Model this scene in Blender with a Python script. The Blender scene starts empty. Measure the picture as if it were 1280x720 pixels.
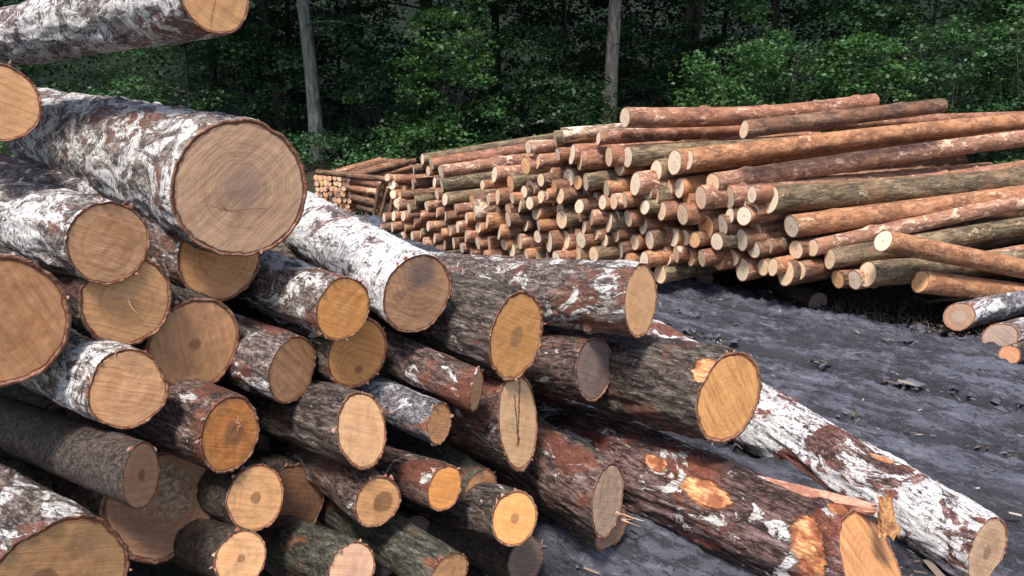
import bpy, math, random
import numpy as np
from mathutils import Vector, Matrix

# ------------------------------------------------------------------ camera, light, exposure
S = bpy.context.scene
COL = S.collection
CAM_H, PITCH, FPX = 2.5, math.radians(17.0), 980.0
cam = bpy.data.cameras.new('camera'); camo = bpy.data.objects.new('camera', cam); COL.objects.link(camo)
camo.location = (0, 0, CAM_H); camo.rotation_euler = (math.radians(90) - PITCH, 0, 0)
cam.sensor_width = 36; cam.lens = FPX / 1280 * 36; cam.clip_start = .05; cam.clip_end = 1000
S.camera = camo
SUN_EL, SUN_AZ = math.radians(64), math.radians(203)     # azimuth clockwise from +Y
w = bpy.data.worlds.new('World'); S.world = w; w.use_nodes = True
nt = w.node_tree; nt.nodes.clear()
sky = nt.nodes.new('ShaderNodeTexSky'); sky.sky_type = 'NISHITA'; sky.sun_disc = False
sky.sun_elevation = SUN_EL; sky.sun_rotation = SUN_AZ; sky.air_density = 1.0; sky.dust_density = 3.0; sky.ozone_density = 1.0
bg = nt.nodes.new('ShaderNodeBackground'); bg.inputs[1].default_value = 0.10
wo = nt.nodes.new('ShaderNodeOutputWorld')
nt.links.new(sky.outputs[0], bg.inputs[0]); nt.links.new(bg.outputs[0], wo.inputs[0])
sun = bpy.data.lights.new('sun', 'SUN'); sun.energy = 2.7; sun.angle = math.radians(12); sun.color = (1, .95, .88)
suno = bpy.data.objects.new('sun', sun); COL.objects.link(suno)
sd = Vector((math.sin(SUN_AZ) * math.cos(SUN_EL), math.cos(SUN_AZ) * math.cos(SUN_EL), math.sin(SUN_EL)))
suno.rotation_euler = sd.to_track_quat('Z', 'Y').to_euler()
S.view_settings.view_transform = 'Standard'; S.view_settings.look = 'None'
S.view_settings.exposure = 0.92; S.view_settings.gamma = 1.0
S.cycles.max_bounces = 5; S.cycles.diffuse_bounces = 3; S.cycles.transmission_bounces = 2
S.cycles.transparent_max_bounces = 4; S.cycles.use_denoising = True

# ------------------------------------------------------------------ helpers
CP, SP = math.cos(PITCH), math.sin(PITCH)
def ray(px, py):
    u, v = px - 640.0, 360.0 - py
    return np.array([u, FPX * CP + v * SP, v * CP - FPX * SP]) / FPX       # unit step of depth along the lens axis
def pt(px, py, D): return np.array([0, 0, CAM_H]) + ray(px, py) * D
def pt_y(px, py, Y):
    r = ray(px, py); return np.array([0, 0, CAM_H]) + r * (Y / r[1])
def solve_dir(p1, p2, az):
    """direction of azimuth az whose image line passes through p1 and p2 (tilt solved); az None = level"""
    n = np.cross(ray(*p1), ray(*p2))
    if az is None:
        d = np.array([n[1], -n[0], 0.0]); d /= np.linalg.norm(d)
    else:
        a = math.radians(az); sx, cy = math.sin(a), math.cos(a)
        t = -(n[0] * sx + n[1] * cy) / n[2]
        t = max(-.45, min(.45, t)); d = np.array([sx, cy, t]); d /= np.linalg.norm(d)
    if d[1] < 0: d = -d
    return d

def _h(ix, iy, iz, seed):
    h = (ix * 374761393 + iy * 668265263 + iz * 2147483647 + seed * 974634777) & 0xffffffff
    h = ((h ^ (h >> 13)) * 1274126177) & 0xffffffff
    h = ((h ^ (h >> 16)) * 2246822519) & 0xffffffff
    return ((h ^ (h >> 15)) & 0xffffff) / float(0xffffff)
def vnoise(x, y, z, seed=0):
    x, y, z = np.broadcast_arrays(np.asarray(x, float), np.asarray(y, float), np.asarray(z, float))
    xi, yi, zi = np.floor(x).astype(np.int64), np.floor(y).astype(np.int64), np.floor(z).astype(np.int64)
    fx, fy, fz = x - xi, y - yi, z - zi
    fx, fy, fz = [f * f * (3 - 2 * f) for f in (fx, fy, fz)]
    r = 0
    for a in (0, 1):
        for b in (0, 1):
            for c in (0, 1):
                r = r + _h(xi + a, yi + b, zi + c, seed) * (fx if a else 1 - fx) * (fy if b else 1 - fy) * (fz if c else 1 - fz)
    return r
def fbm(x, y, z, seed=0, octv=4):
    s, a, t = 0, 1, 0
    for i in range(octv):
        s = s + a * vnoise(x * 2**i, y * 2**i, z * 2**i, seed + i); t += a; a *= .5
    return s / t

def mesh_from(name, verts, faces, mats=(), matidx=None, smooth=True):
    me = bpy.data.meshes.new(name)
    verts = np.asarray(verts, np.float32)
    if isinstance(faces, np.ndarray):
        nf, k = faces.shape
        me.vertices.add(len(verts)); me.vertices.foreach_set('co', verts.ravel())
        me.loops.add(nf * k); me.loops.foreach_set('vertex_index', faces.ravel().astype(np.int32))
        me.polygons.add(nf)
        me.polygons.foreach_set('loop_start', np.arange(0, nf * k, k, dtype=np.int32))
        me.update(calc_edges=True)
    else:
        me.from_pydata(verts.tolist(), [], faces)
    if smooth: me.polygons.foreach_set('use_smooth', np.ones(len(me.polygons), bool))
    for m in mats: me.materials.append(m)
    if matidx is not None: me.polygons.foreach_set('material_index', np.asarray(matidx, np.int32))
    me.update()
    return me
def link(name, me, parent=None):
    o = bpy.data.objects.new(name, me); COL.objects.link(o)
    if parent is not None: o.parent = parent
    return o
def tag(o, label=None, cat=None, group=None, kind=None):
    if label: o['label'] = label
    if cat: o['category'] = cat
    if group: o['group'] = group
    if kind: o['kind'] = kind
    return o
def fattr(me, name, vals, dom='POINT'):
    a = me.attributes.new(name, 'FLOAT', dom); a.data.foreach_set('value', np.asarray(vals, np.float32).ravel())

# ------------------------------------------------------------------ material helpers
class N:
    def __init__(s, name):
        s.m = bpy.data.materials.new(name); s.m.use_nodes = True; s.t = s.m.node_tree
        s.t.nodes.clear(); s.out = s.n('OutputMaterial'); s.b = s.n('BsdfPrincipled'); s.l(s.b.outputs[0], s.out.inputs[0])
    def n(s, typ, **kw):
        nd = s.t.nodes.new('ShaderNode' + typ)
        for k, v in kw.items(): setattr(nd, k, v)
        return nd
    def l(s, a, b): s.t.links.new(a, b)
    def put(s, inp, v):
        if hasattr(v, 'default_value') or hasattr(v, 'is_linked'): s.l(v, inp)
        else:
            if isinstance(v, tuple) and len(v) == 3 and len(getattr(inp, 'default_value', (0,) * 3)) == 4: v = (*v, 1)
            inp.default_value = v
    def mth(s, op, a, b=0.0, c=0.0, clamp=False):
        nd = s.n('Math', operation=op, use_clamp=clamp); s.put(nd.inputs[0], a); s.put(nd.inputs[1], b); s.put(nd.inputs[2], c); return nd.outputs[0]
    def mix(s, f, a, b, typ='MIX'):
        nd = s.n('Mix', data_type='RGBA', blend_type=typ); s.put(nd.inputs[0], f); s.put(nd.inputs[6], a); s.put(nd.inputs[7], b); return nd.outputs[2]
    def rng(s, v, a, b, c=0.0, d=1.0, smooth=True):
        nd = s.n('MapRange', interpolation_type='SMOOTHSTEP' if smooth else 'LINEAR')
        s.put(nd.inputs[0], v)
        for i, q in enumerate((a, b, c, d)): s.put(nd.inputs[i + 1], q)
        return nd.outputs[0]
    def co(s, scale=(1, 1, 1), rnd=True, kind='Object'):
        tc = s.n('TexCoord'); v = tc.outputs[kind]
        if rnd:
            oi = s.n('ObjectInfo'); a = s.n('VectorMath', operation='ADD'); cm = s.n('CombineXYZ')
            r = s.mth('MULTIPLY', oi.outputs['Random'], 37.0); s.put(cm.inputs[0], r); s.put(cm.inputs[1], s.mth('MULTIPLY', r, 1.7)); s.put(cm.inputs[2], r)
            s.l(v, a.inputs[0]); s.l(cm.outputs[0], a.inputs[1]); v = a.outputs[0]
        m = s.n('VectorMath', operation='MULTIPLY'); s.l(v, m.inputs[0]); m.inputs[1].default_value = scale
        return m.outputs[0]
    def noise(s, vec, scale, detail=4, rough=.55, dist=0.0):
        nd = s.n('TexNoise'); s.l(vec, nd.inputs['Vector']); nd.inputs['Scale'].default_value = scale
        nd.inputs['Detail'].default_value = detail; nd.inputs['Roughness'].default_value = rough; nd.inputs['Distortion'].default_value = dist
        return nd.outputs[0]
    def vor(s, vec, scale, feat='DISTANCE_TO_EDGE', rnd=1.0):
        nd = s.n('TexVoronoi', feature=feat); s.l(vec, nd.inputs['Vector']); nd.inputs['Scale'].default_value = scale
        nd.inputs['Randomness'].default_value = rnd; return nd.outputs[0]
    def bump(s, h, strength=1.0, dist=.01, prev=None):
        nd = s.n('Bump'); nd.inputs['Strength'].default_value = strength; nd.inputs['Distance'].default_value = dist
        s.l(h, nd.inputs['Height'])
        if prev is not None: s.l(prev, nd.inputs['Normal'])
        return nd.outputs[0]
    def done(s, col, rough=.8, nrm=None, spec=.3):
        s.put(s.b.inputs['Base Color'], col); s.put(s.b.inputs['Roughness'], rough)
        s.b.inputs['Specular IOR Level'].default_value = spec
        if nrm is not None: s.l(nrm, s.b.inputs['Normal'])
        return s.m

def bark_mat(name, plate=(.26, .23, .23), mid=(.13, .08, .065), fiss=(.02, .014, .013), red=(.36, .12, .06), white=(.78, .76, .74),
             red_amt=.3, white_amt=.25, sc=26, stretch=.35, lent=0.0, bump=.012, wsc=5.0, rsc=4.0, gloss=.7, spec=.35, vor_w=.02):
    k = N(name)
    p = k.co((1, 1, stretch)); q = k.co((1, 1, 1)); f = k.co((1, 1, .6))
    big = k.noise(f, 5.5, 4, .6)
    n1 = k.mth('ADD', k.mth('MULTIPLY', k.noise(p, sc * 1.5, 10, .70, .35), .85), k.mth('MULTIPLY', k.mth('SUBTRACT', big, .425), .35))
    n2 = k.noise(p, sc * 4.2, 5, .68)
    edge = k.vor(p, sc * 1.7)
    edge = k.rng(edge, 0.0, .22)
    h = k.mth('MULTIPLY', k.mth('ADD', k.mth('MULTIPLY', n1, .75), k.mth('MULTIPLY', n2, .25)), 1.0)
    vein = k.rng(k.mth('ABSOLUTE', k.mth('SUBTRACT', k.noise(p, sc * 1.15, 6, .66, .8), .5)), 0.0, .045)
    hh = k.mth('ADD', k.mth('MULTIPLY', h, .86), k.mth('ADD', k.mth('MULTIPLY', edge, vor_w), k.mth('MULTIPLY', vein, .10 - vor_w * .7)))
    c = k.mix(k.rng(hh, .40, .52), fiss, mid)
    c = k.mix(k.rng(hh, .49, .62), c, plate)
    # lichen / paper speckle
    c = k.mix(k.mth('MULTIPLY', k.rng(n2, .55, .7), .45), c, tuple(min(1, v * 1.7) for v in plate))
    rm = k.noise(f, rsc, 5, .6, .8)
    rmask = k.mth('MULTIPLY', k.rng(rm, .62 - red_amt * .35, .70 - red_amt * .35), k.rng(n2, .3, .5))
    redc = k.mix(k.rng(n1, .35, .65), tuple(v * .45 for v in red), red)
    c = k.mix(rmask, c, redc)
    wm = k.noise(f, wsc, 7, .68, 1.2)
    wmask = k.rng(wm, .66 - white_amt * .4, .69 - white_amt * .4)
    wmask = k.mth('MULTIPLY', wmask, k.rng(hh, .36, .46))
    wc = k.mix(k.rng(n2, .35, .6), tuple(v * .72 for v in white), white)
    c = k.mix(wmask, c, wc)
    if lent > 0:
        lv = k.noise(k.co((.6, .6, 5)), 12, 4, .6)
        lm = k.mth('MULTIPLY', k.rng(lv, .57, .64), lent)
        c = k.mix(lm, c, (.05, .04, .04))
    mic = k.noise(k.co((1, 1, .45)), sc * 9, 4, .75); crk = k.rng(k.mth('ABSOLUTE', k.mth('SUBTRACT', k.noise(k.co((1, 1, .8)), sc * 2.6, 5, .7, 1.2), .5)), .0, .022)
    c = k.mix(k.mth('MULTIPLY', k.rng(mic, .48, .34), .65), c, tuple(v * 1.3 for v in fiss))
    c = k.mix(k.mth('MULTIPLY', k.rng(mic, .56, .70), .30), c, tuple(min(.9, v * 1.9) for v in plate))
    c = k.mix(k.mth('MULTIPLY', k.mth('SUBTRACT', 1.0, crk), .55), c, tuple(v * 1.5 for v in fiss))
    hh = k.mth('ADD', hh, k.mth('ADD', k.mth('MULTIPLY', mic, .10), k.mth('MULTIPLY', crk, .05)))
    at = k.n('Attribute', attribute_name='bare')
    wn = k.noise(k.co((1, 1, .12)), 70, 5, .6)
    bn = k.noise(q, 22, 5, .7)
    bare = k.rng(k.mth('ADD', at.outputs['Fac'], k.mth('MULTIPLY', k.mth('SUBTRACT', k.noise(p, 26, 6, .75), .5), .95)), .42, .56)
    wood = k.mix(k.rng(wn, .35, .62), (.42, .14, .05), (.74, .40, .19))
    wood = k.mix(k.rng(k.noise(q, 11, 4), .42, .58), wood, (.26, .085, .04))
    c = k.mix(bare, c, wood)
    hb = k.mth('ADD', k.mth('MULTIPLY', hh, k.mth('SUBTRACT', 1.0, bare)), k.mth('MULTIPLY', k.mth('ADD', wmask, k.mth('MULTIPLY', wn, .2)), .12))
    b = k.bump(hb, 1.0, bump)
    return k.done(c, gloss, b, spec)

def wood_mat(name, base=(.72, .40, .18), dark=(.50, .24, .09), heart=(.30, .15, .08), hr=.0, hsoft=.12, ho=(0, 0), stain=(.2, .13, .1), st=.35,
             cracks=(), rings=230, ringk=.75, saw=22, sawang=.5, sawk=.38, rim=(.30, .11, .05)):
    def g_(c, m):
        m = min(m, .84 / (c[0] * 1.08)); return (c[0] * 1.08 * m, c[1] * .95 * m, c[2] * .88 * m)
    base, dark = g_(base, 1.2), g_(dark, 1.2)
    k = N(name)
    q = k.co((1, 1, 1), rnd=False); qr = k.co((1, 1, 1))
    wob = k.n('TexNoise'); k.l(qr, wob.inputs['Vector']); wob.inputs['Scale'].default_value = 14; wob.inputs['Detail'].default_value = 3
    sub = k.n('VectorMath', operation='SUBTRACT'); k.l(wob.outputs['Color'], sub.inputs[0]); sub.inputs[1].default_value = (.5, .5, .5)
    scl = k.n('VectorMath', operation='SCALE'); k.l(sub.outputs[0], scl.inputs[0]); scl.inputs['Scale'].default_value = .018
    add = k.n('VectorMath', operation='ADD'); k.l(q, add.inputs[0]); k.l(scl.outputs[0], add.inputs[1])
    sx = k.n('SeparateXYZ'); k.l(add.outputs[0], sx.inputs[0])
    x = k.mth('SUBTRACT', sx.outputs[0], ho[0]); y = k.mth('SUBTRACT', sx.outputs[1], ho[1])
    r = k.mth('SQRT', k.mth('ADD', k.mth('MULTIPLY', x, x), k.mth('MULTIPLY', y, y)))
    rn = k.n('Attribute', attribute_name='rn').outputs['Fac']
    ph = k.mth('MULTIPLY', k.noise(qr, 9, 2), 9.0)
    ring = k.mth('SINE', k.mth('ADD', k.mth('MULTIPLY', r, rings * 2.8), ph))
    ring2 = k.mth('SINE', k.mth('ADD', k.mth('MULTIPLY', r, rings * 1.07), ph))
    rr = k.mth('ADD', k.mth('MULTIPLY', ring, .3), k.mth('MULTIPLY', ring2, .3))
    rr = k.mth('MULTIPLY', k.rng(rr, -.6, .6), k.rng(r, .015, .10))
    blot = k.noise(qr, 7, 5, .6); fine = k.noise(qr, 160, 3, .6)
    ca, sa = math.cos(sawang), math.sin(sawang)
    along = k.mth('ADD', k.mth('MULTIPLY', x, ca), k.mth('MULTIPLY', y, sa)); across = k.mth('SUBTRACT', k.mth('MULTIPLY', y, ca), k.mth('MULTIPLY', x, sa))
    cv = k.n('CombineXYZ'); k.l(k.mth('MULTIPLY', along, 4.0), cv.inputs[0]); k.l(k.mth('MULTIPLY', across, saw * 4.0), cv.inputs[1]); 
    oi = k.n('ObjectInfo'); k.l(k.mth('MULTIPLY', oi.outputs['Random'], 50.0), cv.inputs[2])
    sw = k.noise(cv.outputs[0], 1.0, 4, .65)
    c = k.mix(k.mth('MULTIPLY', rr, ringk), base, dark)
    c = k.mix(k.mth('MULTIPLY', k.rng(blot, .45, .68), .55), c, dark)
    sap = k.rng(k.mth('ADD', rn, k.mth('MULTIPLY', k.mth('SUBTRACT', blot, .5), .5)), .62, .80)
    c = k.mix(k.mth('MULTIPLY', sap, .35), c, tuple(min(.95, v * 1.22) for v in base))
    c = k.mix(k.mth('MULTIPLY', k.rng(k.noise(qr, 34, 5, .7), .55, .72), .35), c, tuple(v * .7 for v in dark))
    c = k.mix(k.mth('MULTIPLY', k.rng(sw, .45, .68), sawk * 1.1), c, tuple(v * .7 for v in dark))
    c = k.mix(k.mth('MULTIPLY', k.rng(sw, .50, .30), sawk), c, tuple(min(1, v * 1.25) for v in base))
    c = k.mix(k.mth('MULTIPLY', k.rng(k.noise(qr, 4.5, 5, .7, 1.0), .52, .68), st), c, stain)
    if hr > 0:
        hm = k.rng(k.mth('ADD', rn if ho == (0, 0) else k.mth('MULTIPLY', r, 5.5), k.mth('MULTIPLY', k.mth('SUBTRACT', blot, .5), .22)), hr, hr + hsoft, 1.0, 0.0)
        c = k.mix(k.mth('MULTIPLY', hm, .65), c, heart)
    c = k.mix(k.mth('MULTIPLY', k.rng(k.noise(qr, 55, 4, .75), .62, .70), .5), c, tuple(v * .4 for v in dark))
    # radial checks
    ang = k.mth('ARCTAN2', y, x)
    cv2 = k.n('CombineXYZ'); k.l(k.mth('MULTIPLY', k.mth('COSINE', ang), 5.0), cv2.inputs[0]); k.l(k.mth('MULTIPLY', k.mth('SINE', ang), 5.0), cv2.inputs[1]); k.l(k.mth('MULTIPLY', r, 3.0), cv2.inputs[2])
    rc = k.noise(cv2.outputs[0], 3.0, 3, .7)
    chk = k.mth('MULTIPLY', k.rng(k.mth('ABSOLUTE', k.mth('SUBTRACT', rc, .5)), .012, .0, 0, 1), k.rng(k.noise(qr, 11, 2), .5, .62))
    chk = k.mth('MULTIPLY', chk, k.rng(r, .02, .06))
    c = k.mix(k.mth('MULTIPLY', chk, .6), c, tuple(v * .35 for v in dark))
    hgt = k.mth('ADD', k.mth('MULTIPLY', sw, .8), k.mth('MULTIPLY', fine, .35))
    for (a, off, wd, lo, hi) in cracks:
        al = k.mth('ADD', k.mth('MULTIPLY', sx.outputs[0], math.cos(a)), k.mth('MULTIPLY', sx.outputs[1], math.sin(a)))
        ac = k.mth('SUBTRACT', k.mth('MULTIPLY', sx.outputs[1], math.cos(a)), k.mth('MULTIPLY', sx.outputs[0], math.sin(a)))
        cn = k.noise(qr, 22, 4, .7)
        d = k.mth('ADD', k.mth('ABSOLUTE', k.mth('ADD', k.mth('SUBTRACT', ac, off), k.mth('MULTIPLY', k.mth('SUBTRACT', cn, .5), .022))), k.mth('MULTIPLY', k.noise(qr, 60, 2), wd * .8))
        m = k.mth('MULTIPLY', k.rng(d, wd, wd * .3), k.mth('MULTIPLY', k.rng(al, lo, lo + .03), k.rng(al, hi, hi - .03)))
        c = k.mix(k.mth('MULTIPLY', m, .85), c, (.09, .045, .025)); hgt = k.mth('SUBTRACT', hgt, k.mth('MULTIPLY', m, 2.0))
    c = k.mix(k.rng(k.mth('ADD', rn, k.mth('MULTIPLY', k.mth('SUBTRACT', k.noise(qr, 20, 4, .7), .5), .09)), .955, .99), c, rim)
    return k.done(c, .78, k.bump(hgt, .8, .0025), .25)

# ------------------------------------------------------------------ log builder
def frame_matrix(loc, d):
    z = Vector(d).normalized(); up = Vector((0, 0, 1)); x = up.cross(z).normalized(); y = z.cross(x)
    m = Matrix((x, y, z)).transposed().to_4x4(); m.translation = Vector(loc); return m
RIM = None
def make_log(P, d, r0, r1, L, bark, wood, seed, nseg=96, nlen=120, amp=.05, fz=.3, freq=16., oval=(1, 1), slant=(0, 0), bend=0.0,
             knots=(), rim=.05, fray=.006, bare=(), name='log', notch=None, endwood=None, lobes=.05, edge_pow=1.6):
    """top-level bark mesh with a cut_face child; local z runs back along the log from the centre of the cut"""
    rs = np.random.RandomState(seed)
    th = np.linspace(0, 2 * np.pi, nseg, endpoint=False)
    t = np.linspace(0, 1, nlen) ** edge_pow; z = t * L
    T, Z = np.meshgrid(th, z)                                   # nlen x nseg
    R = r0 + (r1 - r0) * (Z / L)
    lob = 0
    for k in (2, 3, 5): lob = lob + rs.uniform(-1, 1) * lobes / k * np.cos(k * T + rs.uniform(0, 6.28) + Z * rs.uniform(-.8, .8))
    cx, cy = np.cos(T), np.sin(T)
    f = freq
    n = fbm(cx * R * f + 31, cy * R * f + 7, Z * f * fz, seed, 4)
    ridg = 1 - np.abs(2 * n - 1) * 1.6
    n2 = fbm(cx * R * 4, cy * R * 4, Z * 2.2, seed + 9, 3) - .5
    disp = amp * (ridg - .6) * .5 + amp * 1.3 * n2 + amp * .5 * (fbm(cx * R * f * 3, cy * R * f * 3, Z * f * fz * 2.5, seed + 5, 2) - .5)
    rad = R * (1 + lob) + disp * np.minimum(1, R * 6) * (.35 + .65 * (1 - np.exp(-Z / .05)))
    B = np.zeros_like(rad)
    for (bth, bz, bw, bl, bd) in bare:
        dth = np.angle(np.exp(1j * (T - bth))) * R / bw; dz = (Z - bz) / bl
        q = np.exp(-(dth ** 2 + dz ** 2)); B = np.maximum(B, q); rad = rad - bd * np.clip(q * 1.6 - .35, 0, 1)
    for (kth, kz, kw, kh) in knots:
        dth = np.angle(np.exp(1j * (T - kth))) * R / kw; dz = (Z - kz) / kw
        rad = rad + kh * np.exp(-(dth ** 2 + dz ** 2) ** 1.5)
    X, Y = rad * cx * oval[0], rad * cy * oval[1]
    if notch:
        pass
    bx = bend * np.sin(np.pi * Z / L); Y = Y + bx
    sl = (slant[0] * X + slant[1] * Y) * np.exp(-Z / (3 * r0))
    Zz = Z + sl
    fr = fray * (fbm(cx * 6, cy * 6, Z * 0, seed + 20, 4) * 2 - 1)
    Zz[0] += -np.abs(fr[0]) * 1.2
    V = np.stack([X, Y, Zz], -1).reshape(-1, 3)
    # rim rings
    bt = 1 - rim * (1 + .5 * (fbm(np.cos(th) * 4, np.sin(th) * 4, 0 * th, seed + 3, 3) - .5))
    x0, y0, z0 = X[0] * bt, Y[0] * bt, None
    zr = slant[0] * x0 + slant[1] * y0
    r1v = np.stack([x0, y0, zr - .001], -1); r2v = np.stack([x0 * .995, y0 * .995, zr + .02], -1)
    V = np.vstack([V, r1v, r2v, [[X[-1].mean(), Y[-1].mean(), L]]])
    i = np.arange(nlen - 1)[:, None] * nseg; j = np.arange(nseg)[None]; jn = (j + 1) % nseg
    a = (i + j).ravel(); b = (i + jn).ravel(); c = (i + nseg + jn).ravel(); dd = (i + nseg + j).ravel()
    F = np.stack([a, b, c, dd], 1); mi = [0] * len(F)
    base = nlen * nseg; jj = np.arange(nseg); jjn = (jj + 1) % nseg
    F = np.vstack([F, np.stack([base + jj, base + jjn, jjn, jj], 1), np.stack([base + nseg + jj, base + nseg + jjn, base + jjn, base + jj], 1)])
    last = (nlen - 1) * nseg; ctr = base + 2 * nseg
    F = F.tolist() + [[last + int(q), ctr, last + int(qn)] for q, qn in zip(jj, jjn)]
    nq = len(F) - nseg
    me = mesh_from('bark', V, F, (bark, endwood or wood, RIM or bark), [0] * (nq - 2 * nseg) + [2] * (2 * nseg) + [1] * nseg)
    fattr(me, 'bare', np.concatenate([B.ravel(), np.zeros(2 * nseg + 1)]))
    o = link(name, me); o.matrix_world = frame_matrix(P, d)
    # cut face
    K = 10 if nseg < 50 else 22
    fr_ = np.linspace(0, 1, K + 1)[1:]
    vs = [[0, 0, 0]]; rn = [0]
    xs = x0[None] * fr_[:, None]; ys = y0[None] * fr_[:, None]
    zs = slant[0] * xs + slant[1] * ys + (.0015 * (fbm(xs * 25, ys * 25, 0 * xs, seed + 50, 3) - .5)) * 2 - .0012 * (1 - fr_[:, None])
    if notch:   # step left by the felling cut: (angle, offset, depth)
        na, no, nd_ = notch
        al = xs * math.cos(na) + ys * math.sin(na)
        zs = zs + np.clip((al - no) / .012, 0, 1) * nd_
    vs = np.vstack([[[0, 0, zs[0].mean()]], np.stack([xs, ys, zs], -1).reshape(-1, 3)])
    rnv = np.concatenate([[0], np.repeat(fr_, nseg)])
    fc = [[0, 1 + int(q), 1 + int(qn)][::-1] for q, qn in zip(jj, jjn)]
    for r in range(K - 1):
        o1, o2 = 1 + r * nseg, 1 + (r + 1) * nseg
        fc += [[o1 + int(q), o1 + int(qn), o2 + int(qn), o2 + int(q)] for q, qn in zip(jj, jjn)]
    cme = mesh_from('cut_face', vs, fc, (wood,)); fattr(cme, 'rn', rnv)
    link('cut_face', cme, o)
    return o

# ------------------------------------------------------------------ materials
BK = dict(
    birch=bark_mat('birch_bark', (.43, .41, .39), (.25, .205, .18), (.06, .04, .04), red=(.30,.12,.08), white_amt=.42, red_amt=.26, sc=17, stretch=.5, lent=.9, bump=.014, wsc=6.5),
    birch_white=bark_mat('white_birch_bark', (.62, .59, .60), (.30, .22, .21), (.05, .035, .035), white=(.86, .85, .85), white_amt=.62, red_amt=.2, sc=15, stretch=.5, lent=.9, bump=.009, wsc=3.2),
    birch_grey=bark_mat('grey_flaky_bark', (.40, .375, .36), (.20, .15, .13), (.035, .022, .022), red=(.30, .11, .07), white_amt=.32, red_amt=.26, sc=24, stretch=.4, lent=.3, bump=.013, wsc=6),
    furrow=bark_mat('furrowed_brown_bark', (.25, .225, .205), (.115, .085, .068), (.016, .011, .011), red=(.22, .08, .055), white_amt=.08, red_amt=.12, sc=22, stretch=.22, bump=.02, wsc=9),  # brown toned darker to paint in shade on the lower logs
    furrow_red=bark_mat('reddish_scaly_bark', (.31, .26, .235), (.16, .095, .075), (.02, .012, .012), red=(.30, .10, .06), white_amt=.12, red_amt=.3, sc=22, stretch=.3, bump=.018, wsc=8),
    fallen=bark_mat('fallen_log_bark', (.30, .22, .22), (.15, .08, .07), (.016, .009, .009), red=(.30, .09, .05), white_amt=.24, red_amt=.35, sc=20, stretch=.25, bump=.022, wsc=6),
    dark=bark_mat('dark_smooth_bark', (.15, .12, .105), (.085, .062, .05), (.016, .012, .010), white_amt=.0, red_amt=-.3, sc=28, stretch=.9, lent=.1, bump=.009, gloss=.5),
    green=bark_mat('mossy_grey_bark', (.17, .17, .14), (.08, .075, .055), (.014, .014, .010), white_amt=.06, red_amt=.25, sc=26, stretch=.3, bump=.014, wsc=8),
    patchy=bark_mat('white_patched_peeling_bark', (.34, .24, .23), (.19, .09, .075), (.03, .018, .018), red=(.33, .12, .08), white=(.86, .84, .84), white_amt=.50, red_amt=.52, sc=17, stretch=.35, bump=.02, wsc=2.9),
    silver=bark_mat('silver_bark', (.40, .41, .45), (.20, .19, .21), (.04, .035, .04), white_amt=.3, red_amt=.1, sc=26, stretch=.6, lent=.4, bump=.006),
)
FAR = dict(
    o=bark_mat('orange_pine_bark', (0.571, 0.308, 0.160), (0.442, 0.208, 0.106), (0.179, 0.082, 0.046), red=(0.571, 0.261, 0.123), white=(0.760, 0.495, 0.311), white_amt=.15, red_amt=.35, sc=9, stretch=.4, bump=.006, wsc=7),
    r=bark_mat('red_pine_bark', (0.473, 0.254, 0.158), (0.354, 0.163, 0.100), (0.140, 0.063, 0.041), red=(0.469, 0.206, 0.114), white=(0.741, 0.499, 0.348), white_amt=.2, red_amt=.4, sc=9, stretch=.4, bump=.006, wsc=7),
    p=bark_mat('pink_pine_bark', (0.570, 0.335, 0.226), (0.403, 0.208, 0.135), (0.166, 0.081, 0.055), red=(0.540, 0.262, 0.153), white=(0.857, 0.592, 0.419), white_amt=.25, red_amt=.25, sc=9, stretch=.35, bump=.006, wsc=7),
    g=bark_mat('grey_green_pine_bark', (0.370, 0.280, 0.170), (0.204, 0.147, 0.087), (0.065, 0.047, 0.030), red=(0.400, 0.220, 0.116), white=(0.606, 0.457, 0.306), white_amt=.12, red_amt=.2, sc=11, stretch=.2, bump=.012, wsc=8),
    w=bark_mat('whitened_pine_bark', (0.764, 0.579, 0.423), (0.418, 0.265, 0.179), (0.121, 0.073, 0.050), red=(0.428, 0.201, 0.116), white=(0.981, 0.748, 0.559), white_amt=.45, red_amt=.25, sc=9, stretch=.35, bump=.006, wsc=4),
    b=bark_mat('brown_pine_bark', (0.307, 0.183, 0.117), (0.203, 0.108, 0.068), (0.058, 0.032, 0.021), red=(0.380, 0.175, 0.097), white=(0.641, 0.445, 0.295), white_amt=.08, red_amt=.35, sc=10, stretch=.3, bump=.01, wsc=7),
)
WD = dict(
    tan=dict(base=(.64, .37, .19), dark=(.48, .25, .12)), pale=dict(base=(.74, .47, .26), dark=(.60, .33, .15)),
    orange=dict(base=(.80, .40, .14), dark=(.62, .24, .07)), grey=dict(base=(.40, .28, .21), dark=(.27, .17, .12), rim=(.14, .08, .06)),
    dim=dict(base=(.60,.37,.19), dark=(.44,.25,.115)), dark=dict(base=(.20, .16, .15), dark=(.12, .09, .085), rim=(.06, .04, .04)),  # dim: tan with shade painted into the wood colour
    brown=dict(base=(.42,.26,.165), dark=(.28,.16,.10), rim=(.12, .06, .045)), cream=dict(base=(.80, .60, .40), dark=(.66, .42, .24)),
)
FARW = [wood_mat('far_cut_%s' % k, base=a, dark=b, hr=.07, hsoft=.1, heart=(.42, .24, .13), st=s, rim=(.30, .13, .07), ringk=.2) for k, a, b, s in (
    ('cream', (.80, .74, .60), (.74, .58, .42), .1), ('pale', (.80, .66, .48), (.72, .50, .30), .15), ('orange', (.78, .50, .27), (.64, .34, .16), .25), ('tan', (.62, .44, .31), (.46, .28, .18), .3))]
ENDW = wood_mat('rear_cut', base=(.5, .33, .2), dark=(.35, .2, .11))

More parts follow.
